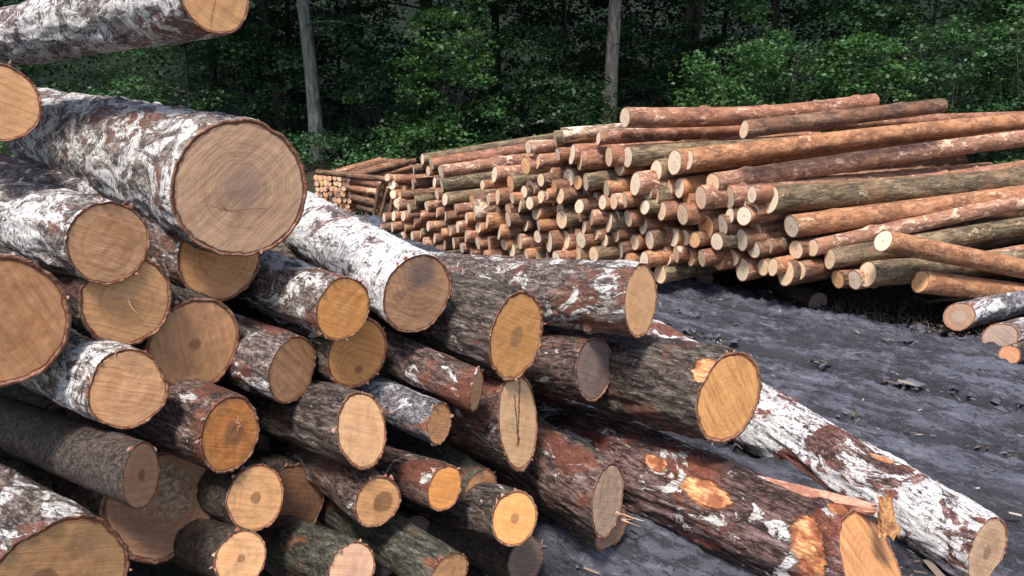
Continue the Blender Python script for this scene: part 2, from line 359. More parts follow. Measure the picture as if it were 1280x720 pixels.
# ------------------------------------------------------------------ foreground pile
# (x, y) of the cut's centre and its height h in the photo, depth D (m), a second point of the axis, azimuth (None: level), bark, wood, label, extras
def rim_mat():
    k = N('inner_bark'); q = k.co(); n = k.noise(q, 30, 5, .7); m = k.noise(q, 110, 3, .7)
    c = k.mix(k.rng(n, .4, .6), (.20, .075, .045), (.42, .22, .14)); c = k.mix(k.mth('MULTIPLY', k.rng(m, .5, .65), .5), c, (.09, .04, .03))
    return k.done(c, .85, k.bump(m, 1, .004))
RIM = rim_mat()
def DX(x): return 2.42 + 1.55 * x / 900.0
PI = math.pi
FG = [
 dict(c=(268,-8), h=98, D=2.75, p2=(0,50), az=-52, bark='birch', wood='pale', label='whitish birch log crossing the top left corner above all others', L=4.2, w=dict(base=(.86,.52,.26), cracks=((1.9,.005,.003,-.2,.2),))),
 dict(c=(303,237), h=172, p2=(80,166), bark='birch', wood='grey', label='biggest log, flaky white birch bark and round brown sawn end with a crack', amp=.035,
      w=dict(base=(.52,.37,.25), dark=(.38,.245,.155), heart=(.27,.18,.15), hr=.05, hsoft=.5, st=.35, stain=(.26,.18,.14), saw=14, sawang=2.5, sawk=.35, rings=150, cracks=((.08,-.075,.0022,-.12,.10),(.3,-.085,.0018,-.05,.14)))),
 dict(c=(276,322), h=112, D=3.15, p2=(150,280), bark='birch_grey', wood='tan', label='tan log end tucked right below the biggest log', w=dict(cracks=((-1.1,.02,.002,-.1,.05),))),
 dict(c=(137,304), h=106, D=2.62, p2=(0,267), bark='birch', wood='tan', label='white birch log with plain tan end left of and below the biggest log', w=dict(base=(.70,.43,.24))),
 dict(c=(-4,128), h=98, D=2.6, p2=(-60,100), bark='dark', wood='pale', label='log whose orange end is cut off by the upper left edge of the photo'),
 dict(c=(0,404), h=172, D=2.38, p2=(-120,350), bark='furrow', wood='orange', label='large orange striped log end cut off by the left edge at mid height', w=dict(base=(.74,.42,.22), dark=(.56,.27,.12), saw=14, sawang=1.2, sawk=.45)),
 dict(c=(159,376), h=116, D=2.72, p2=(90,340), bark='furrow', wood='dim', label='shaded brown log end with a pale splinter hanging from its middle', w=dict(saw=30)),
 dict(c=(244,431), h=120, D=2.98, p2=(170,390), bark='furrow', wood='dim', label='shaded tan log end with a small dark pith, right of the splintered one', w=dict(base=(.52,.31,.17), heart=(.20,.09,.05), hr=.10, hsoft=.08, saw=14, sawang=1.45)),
 dict(c=(160,487), h=98, D=2.62, p2=(80,452), bark='birch', wood='tan', label='birch log with notched pale tan end between shaded ends and dark log', slant=(.1,.1), lobes=.14, w=dict(base=(.66,.41,.23))),
 dict(c=(288,543), h=96, p2=(225,516), bark='furrow_red', wood='orange', label='orange log end with dark diagonal crack and fibre tuft', D=2.85, slant=(-.15,.1), w=dict(base=(.72,.33,.11), dark=(.55,.2,.06), cracks=((-.55,.0,.003,-.12,.12),), hr=.2, ho=(-.02,0))),
 dict(c=(366,462), h=86, D=3.1, p2=(310,441), bark='birch_grey', wood='tan', az=-52, label='small flaky barked log with striped tan end left of the shaded orange one', slant=(-.25,0), w=dict(saw=12, sawang=.9, sawk=.5)),
 dict(c=(429,386), h=82, D=3.12, p2=(330,349), bark='birch_grey', wood='orange', label='bright orange round end on pinkish grey log beside the white birch log', w=dict(base=(.86,.46,.17), dark=(.70,.30,.09))),
 dict(c=(447,441), h=90, D=3.3, p2=(390,415), bark='furrow', wood='orange', label='shaded orange log end under the bright orange one', w=dict(base=(.60,.33,.13), dark=(.45,.21,.07), ho=(.0,-.075), hr=.06, heart=(.12,.05,.03))),  # darker orange base paints in the shade on this end
 dict(c=(522,367), h=102, D=3.35, p2=(380,276), bark='birch_white', wood='grey', label='bright white birch log with darkened grey brown end in the centre', L=3.6, amp=.02, lobes=.07, slant=(-.25,0), r1k=.9,
      w=dict(base=(.46,.29,.17), dark=(.30,.17,.10), stain=(.13,.10,.095), st=.6, heart=(.14,.11,.11), hr=.2, hsoft=.4, ho=(-.03,.09))),
 dict(c=(646,421), h=110, p2=(540,388), bark='furrow', wood='orange', az=-45, label='furrowed log with bright orange end and brown oval heart in the middle', amp=.05, slant=(-.1,0),
      w=dict(base=(.84,.48,.19), dark=(.68,.33,.11), heart=(.36,.20,.10), hr=.22, hsoft=.09)),
 dict(c=(801,376), h=92, D=3.85, p2=(690,367), bark='birch_grey', wood='pale', az=-52, label='grey flaky log with pale narrow oval end above the mud track', slant=(-.06,0), L=3.0, w=dict(base=(.84,.55,.31), dark=(.74,.43,.20), stain=(.8,.36,.12))),
 dict(c=(743,461), h=80, D=4.0, p2=(680,455), bark='furrow_red', wood='dark', az=-50, label='weathered log with a dark grey end beneath the grey flaky log', amp=.02),
 dict(c=(596,488), h=54, D=3.3, p2=(505,448), bark='furrow_red', wood='pale', az=-50, label='thin scaly log with small narrow pale end under the white birch log', slant=(-.5,0), L=2.5),
 dict(c=(648,526), h=122, D=3.62, p2=(555,500), bark='furrow_red', wood='pale', az=-47, label='split log, pale tall end torn by a dark brown crack', slant=(-.3,.1), oval=(.84,1.0),
      w=dict(base=(.84,.60,.36), dark=(.74,.46,.23), cracks=((1.95,.004,.026,-.13,.2),(1.70,-.012,.018,-.13,.14)))),
 dict(c=(453,537), h=92, D=3.05, p2=(350,505), bark='furrow', wood='pale', az=-46, label='slanted pale tan log end with smooth face in the pile middle', slant=(-.35,.25), w=dict(base=(.74,.49,.28), dark=(.62,.36,.18))),
 dict(c=(549,529), h=52, D=3.3, p2=(497,507), bark='silver', wood='tan', az=-48, label='short silver barked thin log with small tan end', slant=(-.25,.1), L=2.4),
 dict(c=(472,627), h=66, D=3.1, p2=(420,590), bark='furrow_red', wood='pale', az=-40, label='small log with a dark rotten hole in its pale orange end', lobes=.1,
      w=dict(base=(.80,.46,.22), heart=(.14,.06,.03), hr=.19, hsoft=.08, ho=(-.022,-.008))),
 dict(c=(556,610), h=56, D=3.25, p2=(500,590), bark='furrow_red', wood='orange', label='small glowing orange log end beside the one with the rotten hole', az=-44, lobes=.09, w=dict(base=(.84,.42,.14), dark=(.70,.28,.08))),
 dict(c=(600,612), h=54, D=3.55, p2=(520,560), bark='green', wood='tan', label='half hidden tan log end peeking out below its dark bark', az=-42),
 dict(c=(643,648), h=68, D=3.3, p2=(570,626), bark='furrow', wood='orange', label='small round orange end with a dark pith at the pile foot', az=-34, w=dict(base=(.76,.42,.17), dark=(.60,.28,.10), heart=(.25,.11,.05), hr=.17, hsoft=.08)),
 dict(c=(760,625), h=92, D=3.75, p2=(672,575), bark='furrow_red', wood='grey', label='bark covered log with weathered slanted grey end and wood splinters', az=-42, slant=(-.3,.15), amp=.04,
      w=dict(base=(.50,.40,.30), dark=(.36,.25,.18))),
 dict(c=(764,660), h=64, D=3.9, p2=(700,620), bark='furrow', wood='grey', label='greyish end half hidden under the weathered slanted log', az=-42, L=2.2),
 dict(c=(911,497), h=118, D=3.85, p2=(745,456), bark='furrow', wood='tan', az=-44, label='thick dark furrowed log with stepped orange end right of the pile', amp=.055, slant=(.18,0), L=3.2, 
      w=dict(base=(.66,.37,.15), dark=(.48,.24,.10), saw=10, sawang=1.1, sawk=.5), bare=((.9,.02,.08,.07,.012),)),
 dict(c=(1092,716), h=128, D=3.5, p2=(850,612), bark='fallen', wood='orange', az=None, label='thick reddish bark log lying lowest, orange torn patches along its side', amp=.05, L=3.2, slant=(0,.7),
      bare=((.6,.16,.16,.11,.02),(1.7,.05,.06,.06,.02),(.75,.72,.07,.17,.02),(.95,1.05,.05,.09,.012)), w=dict(base=(.52,.29,.14), dark=(.38,.19,.08), saw=9, sawang=1.3, sawk=.5)),
 dict(c=(1234,690), h=88, D=3.72, p2=(1000,552), bark='patchy', wood='grey', az=None, label='big fallen log with white peeling patches lying beside the mud track', amp=.045, L=2.9, r1k=1.5, slant=(-.1,.1),
      w=dict(base=(.50,.38,.26), dark=(.34,.23,.15), heart=(.22,.13,.07), hr=.16), bare=((1.5,.62,.035,.10,.012),(1.3,2.15,.12,.12,.02))),
 dict(c=(177,594), h=80, D=2.45, p2=(30,538), bark='dark', wood='dim', az=-52, label='dark smooth log with a narrow brown end at lower left', slant=(-.9,0), amp=.012, fz=3.0, w=dict(base=(.46,.29,.19), heart=(.16,.08,.05), hr=.16, hsoft=.07)),
 dict(c=(203,631), az=-44, h=138, D=2.95, p2=(100,612), bark='furrow', wood='brown', label='rough brown log end covered with curled lichen behind the dark log', lobes=.12, amp=.06),
 dict(c=(70,742), h=196, D=2.42, p2=(-60,655), bark='birch_grey', wood='pale', label='huge pale log end in the lower left corner with a dark heart', amp=.05,
      w=dict(base=(.72,.44,.22), dark=(.58,.31,.13), heart=(.22,.10,.06), hr=.24, hsoft=.06, saw=30, ho=(.035,.055))),
 dict(c=(320,622), h=80, D=2.95, p2=(270,605), bark='dark', wood='dim', az=-45, label='dim brown oval end with a dark pith left of a darker end', slant=(-.2,.1), w=dict(heart=(.16,.08,.04), hr=.14, hsoft=.06)),
 dict(c=(364,628), az=-45, h=94, D=3.35, p2=(310,600), bark='dark', wood='brown', label='almost black brown end behind the dim oval end', w=dict(base=(.26,.15,.09), dark=(.17,.09,.055))),
 dict(c=(301,698), az=-46, h=68, D=2.75, p2=(235,676), bark='dark', wood='pale', label='pale end on a dark log at the bottom edge left of centre', w=dict(heart=(.2,.09,.04), hr=.13, hsoft=.05)),
 dict(c=(440,712), az=-46, h=68, D=2.95, p2=(370,682), bark='green', wood='pale', label='mossy grey green log with pinkish pale end at the bottom edge', w=dict(base=(.82,.56,.40), dark=(.7,.42,.26))),
 dict(c=(560,722), h=66, D=3.1, p2=(485,672), bark='green', wood='tan', label='dark mossy log sloping down out of the bottom edge at the centre'),
 dict(c=(657,701), az=-44, h=60, D=3.65, p2=(600,680), bark='dark', wood='dark', label='dark grey log end below the round orange end with a pith', w=dict(base=(.22,.18,.15))),
 dict(c=(138,655), az=-46, h=62, D=3.1, p2=(90,630), bark='green', wood='brown', label='small greenish dark end between the huge corner log and lichen end'),
 dict(c=(96,536), h=92, D=3.25, p2=(20,515), az=-47, bark='dark', wood='dark', label='black log in shadow between the notched birch log and the dark smooth log', L=2.8),  # dark bark and wood colours paint in the shade of this gap
 # filler logs added in the gaps, coloured dark to paint in their shade
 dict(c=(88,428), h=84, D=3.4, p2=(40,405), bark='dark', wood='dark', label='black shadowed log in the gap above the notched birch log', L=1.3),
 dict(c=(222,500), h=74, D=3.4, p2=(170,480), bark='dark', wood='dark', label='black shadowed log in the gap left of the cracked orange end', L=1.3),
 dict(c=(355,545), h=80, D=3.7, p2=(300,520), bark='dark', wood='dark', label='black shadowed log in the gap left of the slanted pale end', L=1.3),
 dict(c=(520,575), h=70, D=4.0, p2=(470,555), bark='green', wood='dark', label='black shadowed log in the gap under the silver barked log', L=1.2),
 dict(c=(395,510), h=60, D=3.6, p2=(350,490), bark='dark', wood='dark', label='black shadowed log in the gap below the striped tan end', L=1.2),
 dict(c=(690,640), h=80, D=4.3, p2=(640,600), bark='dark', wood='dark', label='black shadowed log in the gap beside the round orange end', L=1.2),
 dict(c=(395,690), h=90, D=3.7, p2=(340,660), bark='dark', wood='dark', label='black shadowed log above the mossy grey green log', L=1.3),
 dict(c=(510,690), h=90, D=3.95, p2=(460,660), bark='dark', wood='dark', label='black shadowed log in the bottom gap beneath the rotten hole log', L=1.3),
]
def fg_geom(e):
    D = e.get('D', DX(e['c'][0])); P = pt(*e['c'], D)
    d = solve_dir(e['c'], e['p2'], e.get('az'))
    r = e['h'] / 2 * D / FPX
    return P, d, r, D
def build_fg():
    wm = {}
    for i, e in enumerate(FG):
        P, d, r, D = fg_geom(e)
        kw = dict(WD[e['wood']]); kw.update(e.get('w', {}))
        wmx = wood_mat('cut_wood', **kw)
        big = e['h'] > 75
        o = make_log(P, d, r, r * e.get('r1k', .97), e.get('L', 3.3), BK[e['bark']], wmx, 100 + i, nseg=144 if big else 96, nlen=200 if big else 120,
                 amp=e.get('amp', .03), slant=e.get('slant', (0, 0)), oval=e.get('oval', (1, 1)), bare=e.get('bare', ()), notch=e.get('notch'), fz=e.get('fz', .3),
                 lobes=e.get('lobes', .05), rim=.07 if e['bark'].startswith('furrow') else .045, fray=.012, endwood=ENDW, freq=14,
                 knots=[(random.Random(i * 7 + q).uniform(0, 6.28), random.Random(i * 11 + q).uniform(.2, 2.5), .03, .025) for q in range(3)])
        tag(o, e['label'], 'log', 'logs of the near pile')
build_fg()

# ------------------------------------------------------------------ far pile of thin logs
YC_X = [380, 460, 530, 600, 700, 830, 950, 1060, 1150, 1400]; YC_Y = [12.6, 11.0, 9.75, 8.75, 8.25, 7.7, 7.2, 6.85, 6.7, 6.4]
def YC(x): return float(np.interp(x, YC_X, YC_Y))
# long logs: x, y, h, (x2, y2), colour, length or None (5 m), wood index, label
LONG = [
 (781,147,27,(1092,127),'r','px',0,'reddish log lying topmost on the far pile, grey towards its right end'),
 (930,162,24,(1178,132),'b','px',1,'brown log slanting up to the highest right tip of the far pile'),
 (748,173,18,(1000,160),'r',None,0,'thin red log right under the topmost reddish log'),
 (703,169,20,(940,149),'w','px',0,'white topped log just left of the topmost reddish log'),
 (694,174,22,(900,160),'g','px',0,'grey log with a pale end at the left shoulder of the far pile'),
 (784,196,28,(1000,180),'g',None,0,'olive grey log above the bright orange pair at the top'),
 (861,200,26,(1280,157),'o',None,0,'long bright orange log running right below the pile top'),
 (843,203,32,(1100,178),'o',None,0,'thick pale end touching the left of the long bright orange log'),
 (891,229,26,(1280,178),'p',None,1,'long pinkish log second below the pile top on the right'),
 (963,250,36,(1280,217),'g',None,0,'thick grey green furrowed log in the right half of the far pile'),
 (989,283,30,(1280,241),'o',None,0,'long knotty orange log below the thick grey green one'),
 (1016,310,22,(1280,258),'p',None,1,'long pale pink log between knotty orange log and grey brown log'),
 (1037,324,26,(1280,283),'g',None,1,'long grey brown log under the pale pink one at far right'),
 (1104,301,28,(1280,333),'o',None,0,'loose orange log with torn tip sloping down to the right edge'),
 (1084,343,34,(1300,322),'g',None,1,'short looking brown log low at the right under the loose orange one'),
 (1150,352,30,(1280,370),'o',None,2,'shaded orange log lowest at the right edge of the far pile'),
 (1047,349,24,(1200,338),'b',None,2,'dim brown log end low at the right, left of the short looking log'),
 (528,199,15,(690,172),'g',2.7,0,'grey log topmost on the left wing of the far pile'),
 (539,205,16,(688,181),'r',2.7,0,'smooth red log second from top on the left wing'),
 (551,215,18,(690,195),'p',2.7,0,'pinkish log third from top on the left wing'),
 (552,231,21,(640,219),'g',2.7,0,'olive log fourth from top on the left wing'),
 (556,249,18,(640,238),'g',2.7,0,'grey brown log fifth from top on the left wing'),
 (593,263,28,(640,256),'w',None,0,'thick pale grey log end sticking out of the left wing'),
 (722,318,34,(800,312),'g',None,1,'thick grey bark log low in the pile above the flaky near log'),
]
SHORT = """560 322 18;545 314 16;530 304 16;515 296 15;575 326 18;592 332 18;610 334 18;628 330 20;645 334 20;662 338 18;503 296 14;520 310 15;538 326 16;555 336 17;574 342 17;490 284 14;492 270 14;480 272 13;476 286 13;508 318 15;600 348 18;603 231 13;618 218 22;657 207 24;660 184 18;670 202 22;697 193 18;685 217 24;676 225 18;715 193 28;724 200 28;744 199 26;761 196 28;774 208 26
711 222 26;722 228 20;732 228 24;745 225 28;794 230 32;820 214 30;638 229 22;622 246 22;692 234 20;663 235 22;684 243 16;700 245 22;716 243 14;662 254 18;649 257 20
622 264 16;670 265 22;692 260 12;702 274 26;735 260 30;744 249 20;753 253 20;767 252 22;739 272 22;712 286 22;717 293 20;745 293 16;761 278 28;755 300 20;635 274 22
657 281 18;673 282 16;683 279 14;638 292 13;649 302 22;661 303 20;640 313 20;657 319 18;686 302 30;705 301 28;703 316 22;716 324 18;670 323 16;683 323 18
785 273 24;804 282 24;799 255 18;806 259 20;775 312 26;793 303 22;785 325 18;834 236 26;849 235 28;876 247 32;890 252 20;911 247 32;827 264 26;853 268 30;882 283 34
903 281 28;943 264 20;944 287 24;831 294 24;842 297 26;856 297 22;896 302 24;927 300 32;961 307 22;975 305 20;823 313 32;825 343 26;833 323 20;863 323 22;877 323 24;898 327 24
928 337 32;954 334 24;995 312 26;982 341 36;1014 336 30;517 212 14;535 214 14;516 230 14;543 228 14;546 243 15;519 250 14;511 260 14;533 258 14;504 270 14;546 266 14;557 271 14
569 262 15;572 284 16;562 288 16;583 273 16;582 296 18;598 284 16;609 276 22;597 304 18;611 305 20;635 262 16;624 290 22;588 316 16;606 320 16;567 304 16;577 310 14;543 298 14;552 292 14
535 283 14;526 270 14;556 306 14;506 284 14;518 278 14;498 258 14;526 292 14;726 300 24;730 284 18;768 292 24;780 250 22;812 300 26;770 330 22;805 325 24;742 318 22;757 322 22
845 318 24;868 300 22;915 322 24;942 312 24;912 270 22;868 270 22;655 240 18;690 250 18;724 258 20;770 272 20;820 245 24;858 250 24;930 270 26;1000 338 26;966 334 24;1068 350 26
676 246 18;610 250 16;590 250 14;640 248 16;700 262 18;725 270 18;630 305 18;672 296 18;695 322 18;745 334 20;728 238 20;757 236 22;772 232 22;808 240 22;925 255 24;940 243 24"""
def ordinal(n):
    w = ['first','second','third','fourth','fifth','sixth','seventh','eighth','ninth','tenth','eleventh','twelfth','thirteenth','fourteenth','fifteenth','sixteenth','seventeenth','eighteenth','nineteenth','twentieth']
    if n <= 20: return w[n - 1]
    return 'twenty-' + w[n - 21] if n < 30 else ('thirtieth' if n == 30 else 'thirty-' + w[n - 31])
CNAME = dict(o='orange', r='reddish', p='pinkish', g='grey green', w='whitish', b='brown')
def build_far():
    rs = random.Random(5)
    placed = []
    for (x, y, h, p2, c, Lm, wi, lab) in LONG: placed.append((x, y, h))
    def one(x, y, h, p2, c, L, wi, lab, seed, back=0.0, grp='logs of the far pile'):
        Y = YC(x) + back; P = pt_y(x, y, Y); D = P[1] * CP + (CAM_H - P[2]) * SP
        az = (70 if L == 'px' or L > 4.5 else 65) + rs.uniform(-2, 2)
        d = solve_dir((x, y), p2, az)
        r = h / 2 * D / FPX * (.97 if L == 'px' or L > 4.5 else .93)
        if L == 'px':
            r2 = ray(*p2); Mx = np.stack([d, -r2], 1); s = np.linalg.lstsq(Mx, np.array([0, 0, CAM_H]) - P, rcond=None)[0]; L = float(s[0])
        kn = [(rs.uniform(0, 6.28), rs.uniform(.15, L - .2), rs.uniform(.02, .04), rs.uniform(.012, .032)) for _ in range(11)]
        o = make_log(P, d, r, r * (rs.uniform(.82, .98) if L > 1.5 else .97), L, FAR[c], FARW[wi], seed, nseg=32, nlen=70 if L > 3 else 26, amp=.012, slant=(rs.uniform(-.15, .3), rs.uniform(-.15, .2)),
                     knots=kn, rim=.06, fray=.004, endwood=ENDW, lobes=.06, edge_pow=1.0, bend=rs.uniform(-.06, .06) if L > 3 else 0, oval=(rs.uniform(.93, 1.04), 1))
        tag(o, lab, 'log', grp)
        return o
    for i, (x, y, h, p2, c, L, wi, lab) in enumerate(LONG):
        one(x, y, h, p2, c, L or 6.5, wi, lab, 500 + i, back={1104: -.35, 1084: -.1}.get(x, 0.0))
    sh = []
    for tok in SHORT.replace('\n', ';').split(';'):
        x, y, h = map(float, tok.split())
        if any(abs(x - a) < 7 and abs(y - b) < 7 for a, b, _ in placed): continue
        placed.append((x, y, h)); sh.append((x, y, h))
    bx = [480, 560, 600, 700, 830, 960, 1080]; by = [288, 340, 350, 345, 345, 350, 358]
    rows = {}
    for q in sh:
        k = int(max(0, (np.interp(q[0], bx, by) - q[1])) // 24); rows.setdefault(k, []).append(q)
    for k, lst in rows.items():
        lst.sort()
        for n, (x, y, h) in enumerate(lst):
            c = rs.choices('orpgb', (3, 3.5, 3, 1.5, 4))[0]; wi = rs.choices((0, 1, 2, 3), (6, 4, 1.3, 1))[0]
            r = ray(x, y); slope = (y - 62) / (2700 - x)
            lab = '%s log, %s cut end from left, %s course up the far pile' % (CNAME[c], ordinal(n + 1), ordinal(k + 1))
            one(x, y, h, (x + 100, y - 100 * slope), c, rs.uniform(3.2, 4.2), wi, lab, 1000 + k * 60 + n, back=rs.uniform(-.12, .12))
build_far()

# ------------------------------------------------------------------ two small logs lying at the right edge of the track
def side_logs():
    for i, (x, y, h, D, p2, bk, wd, lab, L) in enumerate((
        (1196, 411, 34, 7.0, (1280, 402), 'silver', dict(base=(.30,.21,.16), dark=(.22,.14,.10), heart=(.36,.29,.23), hr=.3, hsoft=.3), 'small grey log with split orange tip at the right edge of the mud track', 2.2),
        (1247, 436, 36, 6.5, (1300, 428), 'birch_grey', dict(base=(.28,.23,.20), dark=(.2,.16,.13)), 'short whitish grey log in front of the split tip one, right edge', 1.6),
        (1262, 442, 24, 6.2, (1320, 436), 'furrow_red', dict(base=(.40,.22,.13), dark=(.28,.14,.08)), 'piece of orange wood lying against the short whitish grey log', 1.0))):
        P = pt(x, y, D); d = solve_dir((x, y), p2, 62); d[2] = 0; r = h / 2 * D / FPX; P[2] = r + .10
        o = make_log(P, d, r, r * .9, L, BK[bk], wood_mat('cut_wood', **wd), 900 + i, nseg=64, nlen=60, amp=.02, slant=(-.3, .4), lobes=.12, endwood=ENDW, rim=.07)
        tag(o, lab, 'log', 'small logs by the track')
side_logs()
# dim crosswise bearer logs that carry the far pile
def bearers():
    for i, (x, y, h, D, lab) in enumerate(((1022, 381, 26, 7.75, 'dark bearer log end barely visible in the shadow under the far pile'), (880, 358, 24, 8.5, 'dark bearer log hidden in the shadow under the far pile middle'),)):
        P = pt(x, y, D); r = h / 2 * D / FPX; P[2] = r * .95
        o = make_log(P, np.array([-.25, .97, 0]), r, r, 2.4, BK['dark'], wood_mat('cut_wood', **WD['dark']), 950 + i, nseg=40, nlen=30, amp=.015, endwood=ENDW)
        tag(o, lab, 'log', 'bearer logs')
bearers()

# ------------------------------------------------------------------ third, farthest stack at the left
def third_stack():
    rs = random.Random(8)
    # ends facing the camera, left part
    n = 0
    cols = 8
    for cx_ in range(cols):
        x = 396 + cx_ * 5.6
        top = 219 + .25 * cx_; k = 0
        y = top + 3
        while y < 262 + cx_ * 2:
            c = rs.choices('orpgb', (3, 3, 2, 2, 3))[0]; h = rs.uniform(6.0, 8.0)
            xx, yy = x + rs.uniform(-1.2, 1.2), y
            P = pt_y(xx, yy, 12.5 - cx_ * .06 + rs.uniform(-.1, .1)); r = h / 2 * 12.6 / FPX
            o = make_log(P, np.array([.35 + rs.uniform(-.05, .05), .93, 0.0]), r, r * .95, 2.2, FAR[c], FARW[rs.choice((1, 2, 3, 3))], 1500 + n, nseg=16, nlen=8, amp=.006, knots=(), rim=.08, fray=.003, endwood=ENDW, edge_pow=1)
            k += 1; n += 1
            tag(o, '%s thin log, %s from the top in %s column of the farthest stack' % (CNAME[c], ordinal(k), ordinal(cx_ + 1)), 'log', 'thin logs of the farthest stack')
            y += h * .98
    # long logs seen from the side
    names = ('topmost', 'second', 'third', 'fourth', 'lowest')
    for k, (x1, y1, x2, y2, h) in enumerate(((396, 215, 482, 224, 7), (435, 224, 478, 231, 9), (437, 234, 476, 241, 9), (440, 246, 474, 255, 9), (448, 258, 474, 265, 8))):
        P = pt_y(x1, y1, 12.1); Q = pt_y(x2, y2, 11.9); r = h / 2 * 12 / FPX
        o = make_log(P, Q - P, r, r * 1.05, float(np.linalg.norm(Q - P)), FAR['brrbb'[k]], FARW[1], 1700 + k, nseg=24, nlen=30, amp=.012, endwood=ENDW, edge_pow=1)
        tag(o, '%s long brown log lying sideways on the right of the farthest stack' % names[k], 'log', 'sideways logs of the farthest stack')
    for k, (x1, y1, x2, y2, h) in enumerate(((466, 274, 474, 228, 4), (473, 276, 485, 234, 4), (483, 282, 494, 236, 5), (494, 284, 500, 234, 4))):
        P = pt_y(x1, y1, 11.6); Q = pt_y(x2, y2, 11.6); P[2] = min(P[2], 0.0) - .02; r = h / 2 * 13 / FPX
        o = make_log(Q, P - Q, r, r * 1.05, float(np.linalg.norm(Q - P)), FAR['b'], FARW[1], 1720 + k, nseg=12, nlen=16, amp=.01, endwood=ENDW, edge_pow=1)
        o.name = 'stake'
        tag(o, '%s leaning brown stake from the left between the two far stacks' % ordinal(k + 1), 'stake', 'stakes holding the farthest stack')
    # jumble of short pieces between the stacks
    m = 0
    for row in range(7):
        for q in range(5):
            x = 484 + q * 8 + row * 4 + rs.uniform(-2, 2); y = 222 + row * 11 + q * 1 + rs.uniform(-2, 2)
            if x > 530: continue
            c = rs.choices('orpgb', (3, 2, 2, 2, 4))[0]; h = rs.uniform(8, 11)
            P = pt_y(x, y, 11.1 - row * .06 + rs.uniform(-.2, .2)); r = h / 2 * 12.4 / FPX
            a = math.radians(rs.uniform(20, 75))
            o = make_log(P, np.array([math.sin(a), math.cos(a), rs.uniform(-.25, .12)]), r, r * .95, 1.9, FAR[c], FARW[rs.choice((0, 1, 1, 3))], 1800 + m, nseg=16, nlen=10, amp=.012, rim=.08, fray=.004, endwood=ENDW, edge_pow=1)
            m += 1
            tag(o, '%s stub, %s from left in %s layer of the jumble between far stacks' % (CNAME[c], ordinal(q + 1), ordinal(row + 1)), 'log', 'jumbled short logs between the far stacks')
third_stack()

# ------------------------------------------------------------------ ground and track
def graded(a, b, core0, core1, step, growth=1.16):
    xs = list(np.arange(core0, core1 + 1e-6, step)); s = step; x = core1
    while x < b: s *= growth; x += s; xs.append(min(x, b))
    s = step; x = core0; left = []
    while x > a: s *= growth; x -= s; left.append(max(x, a))
    return np.array(left[::-1] + xs)
def terrain(x, y):
    z = .05 * (fbm(x * .6, y * .6, 0 * x, 3, 4) - .5) + .03 * (fbm(x * 4, y * 4, 0 * x, 8, 3) - .5)
    z = z + np.where(y > 34, ((y - 34) * .30) * np.clip((y - 34) / 10, 0, 1), 0) * np.clip((90 - y) / 20, 0, 1)
    return z
gx = graded(-400, 400, -9, 12, .12); gy = graded(-60, 400, -1.5, 22, .12)
GX, GY = np.meshgrid(gx, gy); GZ = terrain(GX, GY)
def grid_mesh(name, X, Y, Z, mats):
    ny, nx = X.shape
    i = np.arange(ny - 1)[:, None] * nx + np.arange(nx - 1)[None]; i = i.ravel()
    F = np.stack([i, i + 1, i + nx + 1, i + nx], 1)
    return mesh_from(name, np.stack([X, Y, Z], -1).reshape(-1, 3), F, mats)
def soil_mat():
    k = N('forest_soil'); q = k.co(rnd=False)
    a = k.noise(q, 1.3, 6, .6); b = k.noise(q, 22, 6, .7); c3 = k.noise(q, 90, 3, .6)
    sy = k.n('SeparateXYZ'); k.l(q, sy.inputs[0])
    c = k.mix(k.rng(a, .4, .6), (.030, .024, .020), (.050, .042, .034))  # soil kept dark, standing in for shadow below the far pile
    c = k.mix(k.mth('MULTIPLY', k.rng(b, .5, .68), .7), c, (.10, .075, .05))
    c = k.mix(k.mth('MULTIPLY', k.rng(k.noise(q, 3.1, 4), .5, .6), .6), c, (.025, .045, .015))
    c = k.mix(k.mth('MULTIPLY', k.rng(c3, .62, .72), .5), c, (.20, .16, .12))
    c = k.mix(k.rng(sy.outputs[1], 15, 24), c, k.mix(k.rng(a, .4, .6), (.005, .011, .005), (.010, .020, .008)))  # back floor and slope coloured near black green in place of canopy shade
    return k.done(c, .9, k.bump(k.mth('ADD', b, k.mth('MULTIPLY', c3, .4)), 1, .03), .2)
go = link('ground', grid_mesh('ground', GX, GY, GZ, (soil_mat(),))); tag(go, kind='structure')
